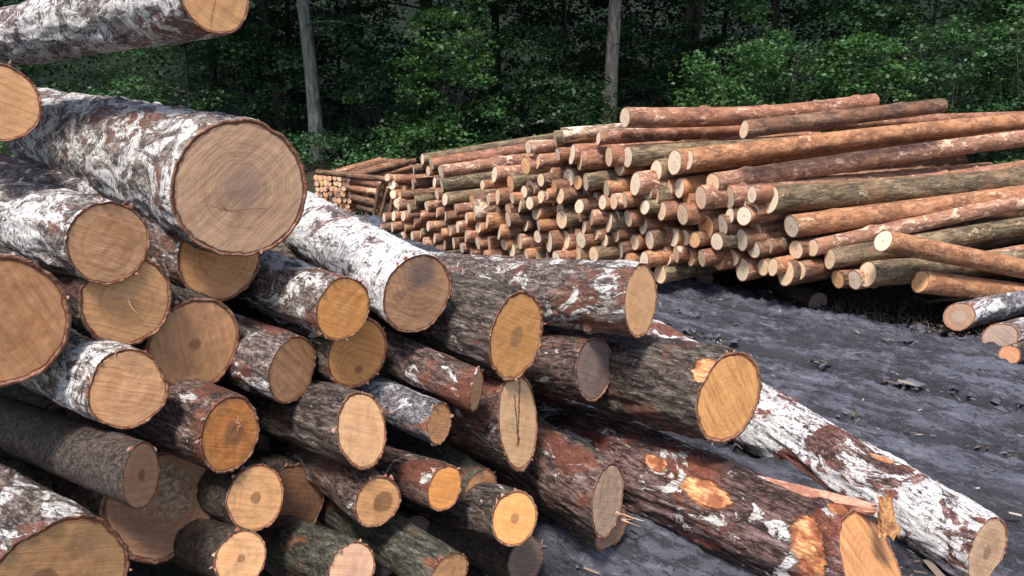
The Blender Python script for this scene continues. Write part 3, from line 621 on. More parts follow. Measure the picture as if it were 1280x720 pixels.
# muddy track: a strip running back to the left
TA = math.radians(-50); TD = np.array([math.sin(TA), math.cos(TA)]); TN = np.array([TD[1], -TD[0]])      # along / across (towards the far pile)
TC = np.array([2.4, 5.2])                                                                              # a point on its centre
def track():
    s = np.arange(-6, 14, .025); n = np.arange(-3.2, 2.3, .025)
    SS, NN = np.meshgrid(s, n)
    wob = .10 * np.sin(SS * .5) + .06 * np.sin(SS * 1.3 + 1) + .22 * (fbm(SS * .9, NN * .8, 0 * SS, 90, 4) - .5)
    X = TC[0] + TD[0] * SS + TN[0] * NN; Y = TC[1] + TD[1] * SS + TN[1] * NN
    M = NN + wob
    z = .085 + 0 * M
    for c, wd, dp in ((-1.15, .17, .10), (-.75, .12, .06), (-.30, .08, .04), (.10, .10, .045), (.55, .18, .10), (.95, .12, .06), (-1.9, .2, .05), (1.45, .12, .04)):
        g = (M - c - .05 * np.sin(SS * .8 + c * 9)) / wd
        z = z - dp * np.exp(-g ** 2) + dp * .55 * (np.exp(-((np.abs(g) - 1.7) / .6) ** 2))
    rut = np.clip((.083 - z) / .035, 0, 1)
    # lugs and clods drawn out along the travel direction
    z = z * (1 - .0) + .055 * (fbm(SS * 1.2, M * 7, 0 * M, 21, 4) - .5) + .09 * (fbm(SS * 3.0, M * 9, 0 * M, 33, 4) - .5) * (fbm(SS * .7, M * 1.2, 0 * M, 40, 2) + .3)
    cl = fbm(SS * 7, M * 12, 0 * M, 55, 3); z = z + .06 * np.clip(cl - .52, 0, 1) * 2.2 * np.clip(fbm(SS * .6, M * 1.5, 0 * M, 58, 3) * 3 - .9, .15, 1)
    z = np.maximum(z, -.0 + .02 * fbm(SS * 5, M * 9, 0 * M, 61, 3))
    e = np.clip(np.minimum(NN + 3.2, 2.3 - NN) / .5 + (fbm(SS * 1.5, NN * 1.5, 0 * M, 77, 3) - .5) * 1.4, 0, 1)
    ends = np.clip(np.minimum(SS + 6, 14 - SS) / 1.0, 0, 1)
    e = e * e * (3 - 2 * e) * ends
    z = z + .05 * (fbm(SS * 9, M * 14, 0 * M, 91, 4) - .5) + .03 * np.clip(fbm(SS * 22, M * 26, 0 * M, 92, 2) - .55, 0, 1) * 3
    z = terrain(X, Y) * (1 - e) * .0 + z * e - .08 * (1 - e) + .015
    k = N('wet_mud'); q = k.co(rnd=False)
    rot = k.n('VectorRotate', rotation_type='Z_AXIS'); k.l(q, rot.inputs['Vector']); rot.inputs['Angle'].default_value = -(math.pi / 2 - TA)
    st = k.n('VectorMath', operation='MULTIPLY'); k.l(rot.outputs[0], st.inputs[0]); st.inputs[1].default_value = (.28, 1, 1)
    a = k.noise(st.outputs[0], 3.0, 6, .65, .5); b = k.noise(q, 45, 5, .7); d = k.noise(q, 1.2, 4)
    f2 = k.noise(st.outputs[0], 22, 5, .7)
    c = k.mix(k.rng(a, .38, .60), (.036, .037, .051), (.112, .117, .158))
    c = k.mix(k.mth('MULTIPLY', k.rng(f2, .5, .66), .55), c, (.26, .265, .33))
    c = k.mix(k.mth('MULTIPLY', k.rng(b, .60, .72), .6), c, (.20, .19, .20))
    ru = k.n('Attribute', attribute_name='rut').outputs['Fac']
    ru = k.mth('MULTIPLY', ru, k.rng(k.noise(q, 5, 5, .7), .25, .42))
    c = k.mix(k.mth('MULTIPLY', ru, .9), c, (.020, .020, .027))  # ruts darkened in colour: wet mud plus painted-in rut shading
    gr = k.noise(q, 130, 3, .7); an = k.noise(st.outputs[0], 15.0, 8, .78, .2)
    c = k.mix(k.mth('MULTIPLY', k.rng(an, .52, .44), .85), c, (.018, .018, .024))
    c = k.mix(k.mth('MULTIPLY', k.rng(gr, .55, .72), .6), c, (.24, .235, .26)); c = k.mix(k.mth('MULTIPLY', k.rng(gr, .45, .32), .7), c, (.018, .017, .02))
    c = k.mix(k.mth('MULTIPLY', k.rng(d, .52, .7), .3), c, (.05, .047, .05))
    ro = k.mth('ADD', k.rng(a, .35, .65, .42, .8), k.mth('MULTIPLY', b, .15))
    m = k.done(c, ro, k.bump(k.mth('ADD', k.mth('ADD', k.mth('MULTIPLY', b, .6), an), k.mth('MULTIPLY', gr, .3)), 1, .028), .5)
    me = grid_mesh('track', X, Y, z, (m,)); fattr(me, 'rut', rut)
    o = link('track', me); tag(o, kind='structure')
track()

# ------------------------------------------------------------------ loose debris, straw, grass
def tris_mesh(name, V, F, mats, v=None):
    me = mesh_from(name, V, F, mats, smooth=False)
    if v is not None: fattr(me, 'v', v, 'FACE')
    return me
def chips(name, pts, size, flat, cols, seed, up=.02):
    """small irregular chips (tapered slivers) scattered on the ground"""
    rs = np.random.RandomState(seed); n = len(pts)
    a = rs.uniform(0, 6.28, n); L = size * rs.lognormal(0, .5, n); Wd = L * rs.uniform(.08, .4, n) * flat
    tx, ty = np.cos(a), np.sin(a); tz = rs.uniform(-.25, .35, n)
    P = np.asarray(pts, float)
    u = np.stack([tx, ty, tz], 1); v = np.stack([-ty, tx, rs.uniform(-.5, .5, n)], 1)
    A = P - u * L[:, None] / 2; B = P + u * L[:, None] / 2
    up_ = np.stack([0 * a, 0 * a, Wd * .35], 1)
    V = np.stack([A - v * Wd[:, None] * .5, A + v * Wd[:, None] * .3, B + v * Wd[:, None] * .5, B - v * Wd[:, None] * .2, (A + B) / 2 + up_], 1).reshape(-1, 3)
    i = np.arange(n)[:, None] * 5
    F = np.concatenate([i + np.array([[0, 1, 4]]), i + np.array([[1, 2, 4]]), i + np.array([[2, 3, 4]]), i + np.array([[3, 0, 4]])], 0)
    val = np.tile(rs.uniform(0, 1, n), 4)
    k = N(name); at = k.n('Attribute', attribute_name='v'); cr = k.n('ValToRGB'); k.l(at.outputs['Fac'], cr.inputs[0])
    e = cr.color_ramp.elements; e[0].color = (*cols[0], 1); e[1].color = (*cols[-1], 1)
    for j, cc in enumerate(cols[1:-1]): ee = e.new((j + 1) / (len(cols) - 1)); ee.color = (*cc, 1)
    m = k.done(cr.outputs[0], .85)
    return tag(link(name, tris_mesh(name, V, F, (m,), val)), kind='stuff')
def blades(name, pts, h, seed, cols, lean=.5, wd=.006):
    rs = np.random.RandomState(seed); n = len(pts); P = np.asarray(pts, float)
    a = rs.uniform(0, 6.28, n); H = h * rs.uniform(.4, 1.3, n); le = rs.uniform(.1, 1, n) * lean * H
    u = np.stack([np.cos(a), np.sin(a), 0 * a], 1); s = np.stack([-np.sin(a), np.cos(a), 0 * a], 1) * wd
    z = np.array([0, 0, 1.0])
    p1 = P + u * le[:, None] * .35 + z * (H * .6)[:, None]; p2 = P + u * le[:, None] * 1.1 + z * (H * .92)[:, None]
    V = np.stack([P - s, P + s, p1 + s * .8, p1 - s * .8, p2], 1).reshape(-1, 3)
    i = np.arange(n)[:, None] * 5
    F = np.concatenate([i + np.array([[0, 1, 2]]), i + np.array([[0, 2, 3]]), i + np.array([[3, 2, 4]])], 0)
    k = N(name); at = k.n('Attribute', attribute_name='v'); c = k.mix(at.outputs['Fac'], cols[0], cols[1])
    m = k.done(c, .7)
    return tag(link(name, tris_mesh(name, V, F, (m,), np.tile(rs.uniform(0, 1, n), 3))), kind='stuff')
rs = np.random.RandomState(4)
def strip_pts(n, s0, s1, c0, sd, seed, z=.03):
    r = np.random.RandomState(seed); s = r.uniform(s0, s1, n); q = c0 + r.normal(0, sd, n)
    keep = fbm(s * 1.2, q * 1.2, 0 * s, seed, 3) > .42
    s, q = s[keep], q[keep]
    x = TC[0] + TD[0] * s + TN[0] * q; y = TC[1] + TD[1] * s + TN[1] * q
    return np.stack([x, y, terrain(x, y) + z + r.uniform(0, .02, len(x))], 1)
chips('bark_debris', np.vstack([strip_pts(2500, -5, 8, .3, 1.5, 66, .09), strip_pts(5000, -5, 9, 2.1, .5, 61), strip_pts(2600, -5, 8, -.2, 1.3, 62, .045), strip_pts(5000, -5, 8, -2.7, .6, 63, .04)]), .035, 1,
      ((.05, .04, .035), (.13, .09, .07), (.25, .20, .17), (.38, .32, .28)), 12)
chips('mud_clods', np.vstack([strip_pts(8000, -5, 9, -.4, 1.4, 64, .075), strip_pts(5000, -5, 9, 1.8, .4, 65, .05)]), .035, 2.6, ((.02, .02, .027), (.06, .06, .078), (.12, .12, .15)), 19)
blades('dry_grass', strip_pts(3000, -4, 8, 2.15, .3, 71), .08, 13, ((.07, .06, .05), (.20, .17, .14)), lean=1.6, wd=.003)
blades('grass', np.vstack([strip_pts(9000, -4, 6, 3.1, .5, 72)]), .10, 14, ((.015, .035, .012), (.035, .06, .02)), lean=.8, wd=.005)  # dark blade colours paint in the shadow under the far pile

# ------------------------------------------------------------------ forest
def leaf_mat(name, cols, trans=.25):
    k = N(name); at = k.n('Attribute', attribute_name='v')
    cr = k.n('ValToRGB'); k.l(at.outputs['Fac'], cr.inputs[0]); e = cr.color_ramp.elements
    e[0].color = (*cols[0], 1); e[1].color = (*cols[-1], 1)
    for j, cc in enumerate(cols[1:-1]): ee = e.new((j + 1) / (len(cols) - 1)); ee.color = (*cc, 1)
    k.done(cr.outputs[0], .5, None, .4)
    tr = k.n('BsdfTranslucent'); k.l(k.mix(.5, cr.outputs[0], (.10, .16, .03)), tr.inputs[0])
    mx = k.n('MixShader'); mx.inputs[0].default_value = trans
    k.l(k.b.outputs[0], mx.inputs[1]); k.l(tr.outputs[0], mx.inputs[2]); k.l(mx.outputs[0], k.out.inputs[0])
    return k.m
_lm = leaf_mat
def leaf_mat(n, c, t=.25): return _lm(n, tuple((q[0] * .95, q[1] * 1.06, q[2] * 1.15) for q in c), t)
LEAF = dict(
    dark=leaf_mat('dark_leaves', ((.012, .035, .014), (.022, .055, .02), (.035, .085, .028))),
    mid=leaf_mat('mid_leaves', ((.02, .055, .02), (.035, .09, .03), (.06, .13, .04))),
    bright=leaf_mat('bright_leaves', ((.03, .08, .02), (.055, .13, .035), (.10, .19, .05)), .3),
)
def sprays(centres, per, rad, leaf, seed, flat=.16, tilt=.35):
    """leaf faces laid out in flattened sprays round each centre; returns V, F, v"""
    rs = np.random.RandomState(seed); C = np.repeat(np.asarray(centres, float), per, 0); n = len(C); m = len(centres)
    R = np.repeat(rad * rs.uniform(.6, 1.3, m), per)
    a = rs.uniform(0, 6.28, n); rr = np.sqrt(rs.uniform(0, 1, n)) * R
    dx, dy = np.cos(a) * rr, np.sin(a) * rr
    tx = np.repeat(rs.uniform(-tilt, tilt, m), per); ty = np.repeat(rs.uniform(-tilt, tilt, m), per)
    dz = dx * tx + dy * ty - .25 * rr ** 2 / R + rs.normal(0, flat, n) * R
    P = C + np.stack([dx, dy, dz], 1)
    b = rs.uniform(0, 6.28, n); sz = leaf * rs.uniform(.6, 1.35, n)
    u = np.stack([np.cos(b), np.sin(b), rs.normal(-.15, .45, n)], 1); u /= np.linalg.norm(u, axis=1)[:, None]
    w_ = rs.normal(0, .55, (n, 3)) + np.array([0, 0, 1.0]); v = np.cross(w_, u); v /= np.linalg.norm(v, axis=1)[:, None]
    u = u * sz[:, None]; v = v * (sz * .36)[:, None]
    V = np.stack([P - u * .5, P + v, P + u * .55, P - v], 1).reshape(-1, 3)
    F = np.arange(n * 4).reshape(-1, 4)
    base = np.repeat(rs.uniform(0, .75, m), per)
    return V, F, np.clip(base + rs.uniform(-.1, .3, n), 0, 1)
def leaf_obj(name, data, mat, parent=None):
    me = mesh_from(name, data[0], data[1], (mat,), smooth=False); fattr(me, 'v', data[2], 'FACE')
    return link(name, me, parent)
def trunk_bark(name, a, b, sc=14):
    k = N(name); p = k.co((1, 1, .25)); n1 = k.noise(p, sc, 6, .65, .4); n2 = k.noise(k.co((1, 1, .5)), 2.2, 4)
    c = k.mix(k.rng(n1, .38, .62), tuple(v * .35 for v in a), a); c = k.mix(k.mth('MULTIPLY', k.rng(n2, .45, .62), .7), c, b)
    return k.done(c, .85, k.bump(n1, 1, .03), .25)
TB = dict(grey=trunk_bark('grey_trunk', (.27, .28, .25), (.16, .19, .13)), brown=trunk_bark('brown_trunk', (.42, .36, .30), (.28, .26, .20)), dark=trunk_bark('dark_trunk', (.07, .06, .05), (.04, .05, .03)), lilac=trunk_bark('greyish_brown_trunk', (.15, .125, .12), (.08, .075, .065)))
def tube_pts(me_list, pts, rad, nseg=14):
    """tapered tube along pts appended to (V, F)"""
    V, F = me_list; base = len(V)
    pts = [Vector(p) for p in pts]
    for i, p in enumerate(pts):
        t = (pts[min(i + 1, len(pts) - 1)] - pts[max(i - 1, 0)]).normalized()
        x = t.cross(Vector((0.3, .9, .1))).normalized(); y = t.cross(x)
        for s in range(nseg):
            a = 2 * math.pi * s / nseg; q = p + (x * math.cos(a) + y * math.sin(a)) * rad[i]; V.append(tuple(q))
    for i in range(len(pts) - 1):
        for s in range(nseg):
            a, b = base + i * nseg + s, base + i * nseg + (s + 1) % nseg
            F.append((a, b, b + nseg, a + nseg))
    F.append(tuple(base + (len(pts) - 1) * nseg + s for s in range(nseg)))
CROWN = []
def crown_mesh(seed, mat, n=620, per=34, H0=5.0, H1=15.0, Rr=3.6, leaf=.20):
    rs = np.random.RandomState(seed); c = []
    for _ in range(n):
        t = rs.uniform(0, 1); r = Rr * math.sin(math.pi * (t * .82 + .12)) ** .7 * rs.uniform(.35, 1.05) ** .6; a = rs.uniform(0, 6.28)
        c.append((r * math.cos(a), r * math.sin(a), H0 + (H1 - H0) * t))
    d = sprays(c, per, .75, leaf, seed + 1)
    me = mesh_from('crown', d[0], d[1], (mat,), smooth=False); fattr(me, 'v', d[2], 'FACE'); return me
CROWN = [crown_mesh(s, m) for s, m in ((1, LEAF['dark']), (2, LEAF['mid']), (3, LEAF['dark']))]
def tree(x, y, r, lean, bark, H, label, group, seed, low=(), crown=True, twin=0):
    rs = random.Random(seed)
    root = bpy.data.objects.new('tree', None); COL.objects.link(root); root.location = (x, y, 0)
    tag(root, label, 'tree', group)
    V, F = [], []
    n = 16; pts, rad = [], []
    for i in range(n + 1):
        t = i / n; h = H * t
        pts.append((lean[0] * h + .08 * math.sin(t * 9 + seed), lean[1] * h + .05 * math.cos(t * 7), h - .1)); rad.append(r * (1 - .65 * t) * (1.35 if i == 0 else (1.08 if i == 1 else 1)))
    tube_pts((V, F), pts, rad)
    if twin:
        tube_pts((V, F), [(q[0] + twin * (1 + q[2] * .01), q[1] + .15, q[2]) for q in pts], [v * .75 for v in rad])
    o = link('trunk', mesh_from('trunk', V, F, (TB[bark],)), root)
    # limbs and dead twigs
    for tz in range(7):
        hz = .9 + tz * .75 + rs.uniform(-.2, .2); a = rs.uniform(0, 6.28); l = rs.uniform(.3, 1.1); b = Vector((lean[0] * hz + .08 * math.sin(hz / H * 9 + seed), lean[1] * hz, hz))
        tw = ([], []); tube_pts(tw, [b, b + Vector((math.cos(a) * l * .5, math.sin(a) * l * .5, .05)), b + Vector((math.cos(a) * l, math.sin(a) * l, -.12))], [.014, .008, .003], 5)
        link('dead_twig', mesh_from('dead_twig', tw[0], tw[1], (TB['dark'],)), root)
    lc = []
    V, F = [], []
    for (hz, ang, ln) in low:
        b = Vector((lean[0] * hz, lean[1] * hz, hz)); a = ang
        q = []; rr = []
        for i in range(6):
            t = i / 5; q.append((b.x + math.cos(a) * ln * t, b.y + math.sin(a) * ln * t, b.z + .25 * ln * t - .35 * ln * t * t)); rr.append(max(.006, r * .16 * (1 - t * .85)))
            if i > 1:
                for _ in range(3): lc.append((q[-1][0] + rs.gauss(0, .35), q[-1][1] + rs.gauss(0, .35), q[-1][2] + rs.gauss(0, .18)))
        tube_pts((V, F), q, rr, 6)
    if V: link('limb', mesh_from('limb', V, F, (TB[bark],)), root)
    if lc: leaf_obj('foliage', sprays(lc, 60, .42, .10, seed), LEAF['mid'], root)
    if crown:
        c = link('crown', CROWN[seed % 3], root); c.rotation_euler.z = seed * 1.3; c.location = (lean[0] * 8, lean[1] * 8, 0)
    return root
def tx(px, Y): return (px - 640) / 980.0 * (Y * CP + 2.2 * SP)
MAINT = [
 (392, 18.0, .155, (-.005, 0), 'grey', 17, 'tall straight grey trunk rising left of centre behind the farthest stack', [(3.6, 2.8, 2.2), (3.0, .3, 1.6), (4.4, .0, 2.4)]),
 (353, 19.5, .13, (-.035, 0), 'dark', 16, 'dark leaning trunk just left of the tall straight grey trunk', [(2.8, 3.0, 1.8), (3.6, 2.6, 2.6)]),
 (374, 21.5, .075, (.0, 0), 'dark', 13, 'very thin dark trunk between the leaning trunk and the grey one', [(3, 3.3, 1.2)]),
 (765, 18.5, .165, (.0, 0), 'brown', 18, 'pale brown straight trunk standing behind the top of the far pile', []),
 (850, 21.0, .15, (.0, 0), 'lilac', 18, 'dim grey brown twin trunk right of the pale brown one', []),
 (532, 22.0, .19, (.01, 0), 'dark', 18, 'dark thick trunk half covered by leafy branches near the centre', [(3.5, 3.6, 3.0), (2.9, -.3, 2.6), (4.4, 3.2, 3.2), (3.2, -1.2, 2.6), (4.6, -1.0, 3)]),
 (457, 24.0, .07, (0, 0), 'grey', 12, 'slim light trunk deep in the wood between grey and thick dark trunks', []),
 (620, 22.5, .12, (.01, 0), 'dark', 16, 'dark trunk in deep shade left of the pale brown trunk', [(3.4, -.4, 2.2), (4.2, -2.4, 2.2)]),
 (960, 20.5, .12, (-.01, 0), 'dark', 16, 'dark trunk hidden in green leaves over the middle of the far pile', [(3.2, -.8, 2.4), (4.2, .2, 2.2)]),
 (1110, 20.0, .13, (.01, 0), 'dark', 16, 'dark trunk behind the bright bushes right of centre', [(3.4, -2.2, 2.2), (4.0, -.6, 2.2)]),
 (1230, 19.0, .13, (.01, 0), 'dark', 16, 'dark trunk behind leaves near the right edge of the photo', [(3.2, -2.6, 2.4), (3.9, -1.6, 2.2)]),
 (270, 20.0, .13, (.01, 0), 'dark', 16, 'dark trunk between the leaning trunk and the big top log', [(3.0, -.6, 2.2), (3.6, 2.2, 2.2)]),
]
for i, (px, Y, r, lean, bk, H, lab, low) in enumerate(MAINT):
    tree(tx(px, Y), Y, r, lean, bk, H, lab, 'trees at the forest edge', i + 1, low, twin=.26 if 'twin' in lab else 0)
DEEP = [(705, 25.0, .06, 'thin pale stem deep in the wood just left of the pale brown trunk'), (900, 26.0, .09, 'thin dark stem deep in the wood right of the twin trunk'), (430, 25.0, .06, 'thin stem deep in the wood just right of the tall grey trunk')]
for i, (px, Y, r, lab) in enumerate(DEEP): tree(tx(px, Y), Y, r, (0, 0), 'dark', 15, lab, 'trees deep in the wood', 21 + i)
def sapling(px, Y, H, mat, label, seed):
    rs = np.random.RandomState(seed); X = tx(px, Y)
    root = bpy.data.objects.new('sapling', None); COL.objects.link(root); root.location = (X, Y, 0); tag(root, label, 'young tree', 'young trees at the forest edge')
    V, F = [], []; tube_pts((V, F), [(0, 0, -.1), (.1, 0, H * .4), (.05, .05, H * .9)], [.05, .035, .01], 7); c = []
    for q in range(26):
        z = H * rs.uniform(.12, .95); a = rs.uniform(0, 6.28); l = (H - z) * .42 + .5
        pts = [(math.cos(a) * l * t, math.sin(a) * l * t, z + l * (.35 * t - .4 * t * t)) for t in (0, .35, .7, 1)]
        tube_pts((V, F), pts, [.02, .013, .008, .003], 5)
        for t in (.45, .7, .9, 1.05): c.append((math.cos(a) * l * t + rs.normal(0, .12), math.sin(a) * l * t + rs.normal(0, .12), z + l * (.35 * t - .4 * t * t) + .03))
    link('trunk', mesh_from('trunk', V, F, (TB['dark'],)), root)
    leaf_obj('foliage', sprays(c, 75, .42, .10, seed, flat=.10, tilt=.2), LEAF[mat], root)
def shrub(px, Y, H, W_, mat, label, seed, n=60, leaf=.085):
    rs = np.random.RandomState(seed); X = tx(px, Y)
    root = bpy.data.objects.new('shrub', None); COL.objects.link(root); root.location = (X, Y, 0); tag(root, label, 'shrub', 'leafy shrubs at the forest edge')
    c = []; V, F = [], []
    for _ in range(7):
        a = rs.uniform(0, 6.28); l = rs.uniform(.3, .9) * W_
        tip = (math.cos(a) * l, math.sin(a) * l, H * rs.uniform(.6, 1))
        tube_pts((V, F), [(0, 0, -.05), (tip[0] * .35, tip[1] * .35, tip[2] * .5), tip], [.025, .016, .005], 6)
    link('stem', mesh_from('stem', V, F, (TB['dark'],)), root)
    for _ in range(n):
        t = rs.uniform(.06, 1) ** .8; a = rs.uniform(0, 6.28); r = W_ * math.sqrt(max(.05, 1 - (t * 1.0 - .35) ** 2 * 1.8)) * rs.uniform(.3, 1) ** .6
        c.append((math.cos(a) * r, math.sin(a) * r, t * H))
    leaf_obj('foliage', sprays(c, 70, .36, leaf, seed), LEAF[mat], root)
SH = [(905, 15.5, 2.6, 1.1, 'bright', 'bright green shrub behind the middle of the far pile'), (980, 16.5, 2.7, 1.3, 'mid', 'rounded green shrub right of the bright one behind the far pile'),
 (1080, 15.8, 2.75, 1.4, 'bright', 'wide fresh green shrub behind the slanting top log'), (1185, 15.2, 2.9, 1.3, 'mid', 'green shrub over the highest right tip of the far pile'),
 (1270, 14.5, 3.0, 1.3, 'mid', 'leafy shrub at the right edge of the photo'), (565, 17.5, 3.3, 1.2, 'bright', 'light green sapling shrub behind the left wing of the far pile'),
 (655, 19.0, 3.0, 1.3, 'dark', 'dark shrub in the shade left of the pale brown trunk'), (480, 18.5, 2.4, 1.2, 'mid', 'low green shrub behind the jumble of short logs'),
 (430, 17.5, .8, 1.3, 'mid', 'very low leafy shrub just above the farthest stack'), (520, 17.0, 1.0, 1.2, 'bright', 'low light shrub at the foot of the thick dark trunk'),
 (300, 19.0, 2.5, 1.3, 'dark', 'dark shrub under the big top log at upper left'), (815, 19.5, 2.8, 1.2, 'dark', 'dark shrub between the pale brown and the twin trunk'),
 (720, 17.8, 1.9, 1.0, 'dark', 'dark low shrub behind the left shoulder of the far pile')]
for i, (px, Y, H, W_, mt, lab) in enumerate(SH): shrub(px, Y, H, W_, mt, lab, 300 + i, n=int(45 * H * W_ / 2))
for i, (px, Y, H, mt, lab) in enumerate((
    (240, 19.0, 6, 'mid', 'young leafy tree right of the top left birch log end'), (318, 21.0, 6, 'dark', 'dark young tree left of the leaning trunk'), (440, 20.5, 6.5, 'mid', 'young tree with layered branches right of the tall grey trunk'),
    (590, 19.5, 6.5, 'bright', 'young light green tree right of the thick dark trunk'), (700, 20.5, 6, 'mid', 'young tree just left of the pale brown trunk'), (805, 21.5, 6.5, 'mid', 'young tree between pale brown trunk and twin trunk'),
    (920, 19.5, 6, 'bright', 'young bright green tree right of the twin trunk'), (1010, 20.5, 6.5, 'mid', 'young tree above the middle bushes on the right'), (1140, 19.0, 6.5, 'mid', 'young tree above the highest right log tip'), (1240, 18.0, 6, 'bright', 'young light green tree at the upper right corner'))):
    sapling(px, Y, H, mt, lab, 700 + i)
# the wood behind as one mass
rs = np.random.RandomState(77)
n = 9000
cx = rs.uniform(-34, 36, n); cy = rs.uniform(23, 36, n); cz = rs.uniform(.1, 13, n)
keep = fbm(cx * .45, cy * .45, cz * .6, 5, 3) > .44
C3 = np.stack([cx, cy, cz], 1)[keep]
o = leaf_obj('distant_wood', sprays(C3, 52, .8, .15, 78), LEAF['dark']); tag(o, kind='stuff')
n = 1500
cx = rs.uniform(-22, 24, n); cy = rs.uniform(16, 27, n); cz = rs.uniform(.1, .7, n)
o = leaf_obj('undergrowth', sprays(np.stack([cx, cy, cz], 1), 50, .4, .085, 79), LEAF['mid']); tag(o, kind='stuff')

# ------------------------------------------------------------------ torn pieces, shreds and splinters of the near pile
def strip_geo(V, F, p, u, side, L, Wd, curl, seg=6):
    """thin curled strip with thickness from p along u"""
    u = Vector(u).normalized(); side = Vector(side).normalized(); nrm = u.cross(side).normalized(); base = len(V); p = Vector(p)
    for i in range(seg + 1):
        t = i / seg; w_ = Wd * (1 - .75 * t) * .5
        c = p + u * (L * math.sin(curl * t) / max(curl, .01)) + nrm * (L * (1 - math.cos(curl * t)) / max(curl, .01))
        for sg, dz in ((-1, -1), (1, -1), (1, 1), (-1, 1)): V.append(tuple(c + side * (w_ * sg) + nrm * (dz * .0012)))
    for i in range(seg):
        for q in range(4):
            a, b = base + i * 4 + q, base + i * 4 + (q + 1) % 4; F.append((a, b, b + 4, a + 4))
    F.append(tuple(base + q for q in range(4))); F.append(tuple(base + seg * 4 + q for q in range(4)))
def plain(name, a, b, sc=30):
    k = N(name); c = k.mix(k.rng(k.noise(k.co((1, 1, .3)), sc, 4), .4, .6), a, b); return k.done(c, .8)
SHRED = plain('torn_bark', (.30, .11, .07), (.55, .34, .25)); FIBRE = plain('pale_fibre', (.75, .55, .38), (.6, .35, .2)); LICH = plain('lichen', (.56, .43, .28), (.28, .18, .11), 60)
near = [o for o in COL.objects if o.get('group') == 'logs of the near pile']
for i, (o, e) in enumerate(zip(near, FG)):
    if e['h'] < 50 or e['wood'] == 'dark': continue
    bt0 = .955; rs = random.Random(i * 3 + 1); V, F = [], []; r = fg_geom(e)[2]; sl = e.get('slant', (0, 0)); ov = e.get('oval', (1, 1))
    for q_ in range(48):
        for (f0, dz) in ((.985, -.001), (1.0, .006)):
            a = 2 * math.pi * q_ / 48; x, y = r * f0 * bt0 * math.cos(a) * ov[0], r * f0 * bt0 * math.sin(a) * ov[1]; V.append((x, y, sl[0] * x + sl[1] * y + dz))
    for q_ in range(48): F.append((2 * q_, (2 * q_ + 2) % 96, (2 * q_ + 3) % 96, 2 * q_ + 1))
    for _ in range(rs.randint(3, 8)):
        a = rs.uniform(0, 6.28) if rs.random() < .4 else rs.gauss(1.6, .8)
        R_ = r * rs.uniform(.96, 1.0); x, y = R_ * math.cos(a) * ov[0], R_ * math.sin(a) * ov[1]
        z = sl[0] * x + sl[1] * y + rs.uniform(-.001, .008)
        u = Vector((math.cos(a) * rs.uniform(-.2, 1.0), math.sin(a) * rs.uniform(-.2, 1.0), rs.uniform(-1, .1)))
        strip_geo(V, F, (x, y, z), u, (-math.sin(a), math.cos(a), rs.uniform(-.5, .5)), rs.uniform(.008, .02), rs.uniform(.010, .026), rs.uniform(.3, 2.2), 4)
    link('bark_shred', mesh_from('bark_shred', V, F, (SHRED,), smooth=False), o)
def by_label(txt): return next(o for o in near if txt in o['label'])
def face_xy(o, px, py):
    """local point where the sight line of a pixel meets the log's cut plane"""
    m = o.matrix_world.inverted(); a = m @ Vector((0, 0, CAM_H)); b = m @ Vector(pt(px, py, 5.0)); t = a.z / (a.z - b.z); return a + (b - a) * t
def fibre(o, px, py, u, L, Wd, n=1, spread=.3, mat=None, name='splinter', seed=1):
    rs = random.Random(seed); V, F = [], []; p = face_xy(o, px, py)
    for _ in range(n):
        q = p + Vector((rs.gauss(0, spread * L), rs.gauss(0, spread * L), rs.uniform(-.004, .0))) if n > 1 else p
        d = Vector(u) + Vector((rs.gauss(0, .25), rs.gauss(0, .25), rs.gauss(0, .2))) * (1 if n > 1 else .1)
        strip_geo(V, F, q, d, (rs.uniform(-1, 1), rs.uniform(-1, 1), .2), L * rs.uniform(.6, 1.2), Wd, rs.uniform(.1, .9))
    link(name, mesh_from(name, V, F, (mat or FIBRE,), smooth=False), o)
fibre(by_label('pale splinter hanging'), 160, 374, (0, -1, -.25), .065, .016)
fibre(by_label('pale splinter hanging'), 152, 372, (.8, .5, -.3), .05, .006, 3, .1, seed=4)
fibre(by_label('dark diagonal crack'), 298, 530, (0, 1, -.3), .03, .008, 9, .35, seed=5)
fibre(by_label('weathered slanted grey end'), 778, 645, (-.9, -.5, -.8), .10, .008, 3, .1, seed=6)
fibre(by_label('weathered slanted grey end'), 768, 640, (-.9, -.5, -.5), .06, .006, 3, .1, seed=9)
def lichen(o, seed):
    rs = random.Random(seed); V, F = [], []
    for _ in range(280):
        px = rs.gauss(216, 12); py = rs.gauss(606, 20)
        p = face_xy(o, px, py)
        if p.xy.length > .16: continue
        a = rs.uniform(0, 6.28); strip_geo(V, F, (p.x, p.y, -.002), (math.cos(a), math.sin(a), -.7), (-math.sin(a), math.cos(a), 0), rs.uniform(.01, .03), rs.uniform(.006, .016), rs.uniform(.8, 3.2), 5)
    link('lichen', mesh_from('lichen', V, F, (LICH,), smooth=False), o)
lichen(by_label('curled lichen'), 3)
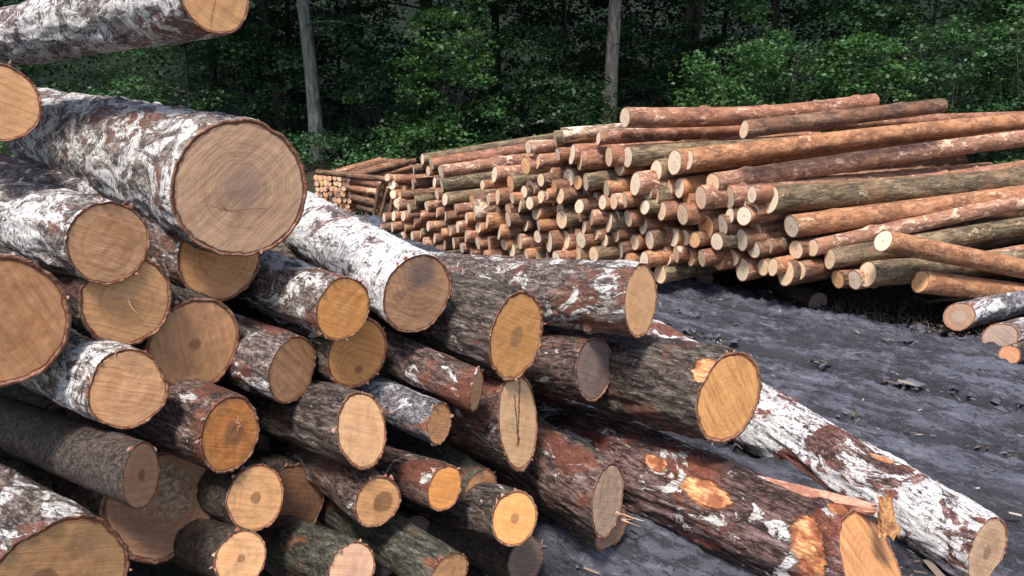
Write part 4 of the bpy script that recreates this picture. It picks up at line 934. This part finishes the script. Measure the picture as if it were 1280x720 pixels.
def torn_piece(name, label, p0, p1, width, thick, mat, seed, tip=.3, nx=40, nyy=16):
    """a split slab: rough board between two world points with ragged ends"""
    A, B = Vector(p0), Vector(p1); u = (B - A); L = u.length; u.normalize(); s = u.cross(Vector((0, -.4, 1))).normalized(); n = s.cross(u)
    rs = np.random.RandomState(seed); V, F = [], []
    for i in range(nx + 1):
        t = i / nx
        for k in range(2 * nyy):
            a = 2 * math.pi * k / (2 * nyy); c, d = math.cos(a), math.sin(a)
            c = math.copysign(abs(c) ** .5, c); d = math.copysign(abs(d) ** .6, d)
            rag = tip * 1.5 * (float(fbm(c * 5 + 9, d * 3, seed, seed, 3)) - .45)
            tt = t + (rag * max(0, (t - .75) / .25) - rag * .6 * max(0, (.2 - t) / .2))
            wob = 1 + .7 * (float(fbm(t * 5, c * 2 + 5, d * 2, seed, 4)) - .5)
            V.append(tuple(A + u * (L * tt) + s * (c * width * .5 * wob * (1 - .45 * t)) + n * (d * thick * .5 * wob)))
    m = 2 * nyy
    for i in range(nx):
        for k in range(m): a, b = i * m + k, i * m + (k + 1) % m; F.append((a, b, b + m, a + m))
    F.append(tuple(range(m))); F.append(tuple(nx * m + k for k in range(m)))
    o = link(name, mesh_from(name, V, F, (mat,), smooth=False)); tag(o, label, 'wood piece', 'torn wood pieces beside the fallen logs'); return o
def raw_wood(name, a, b, c_):
    k = N(name); p = k.co((1, 1, 1)); n1 = k.noise(p, 40, 5, .7, .5); n2 = k.noise(p, 12, 4)
    c = k.mix(k.rng(n1, .4, .6), a, b); c = k.mix(k.mth('MULTIPLY', k.rng(n2, .5, .62), .7), c, c_)
    return k.done(c, .75, k.bump(n1, 1, .006), .3)
RAW = raw_wood('split_wood', (.36, .17, .07), (.56, .31, .14), (.18, .07, .035)); RAWP = raw_wood('pink_split_wood', (.46, .22, .15), (.60, .34, .25), (.24, .09, .06))
torn_piece('split_board', 'long pinkish slab of torn wood lying between the two fallen logs', pt(955, 606, 3.85), pt(1092, 636, 3.58), .085, .05, RAWP, 3, tip=.1)
torn_piece('broken_stub', 'upright orange split stub with broken tips between the two fallen logs', pt(1112, 670, 3.44), pt(1106, 624, 3.46), .085, .045, RAW, 5, tip=.35)
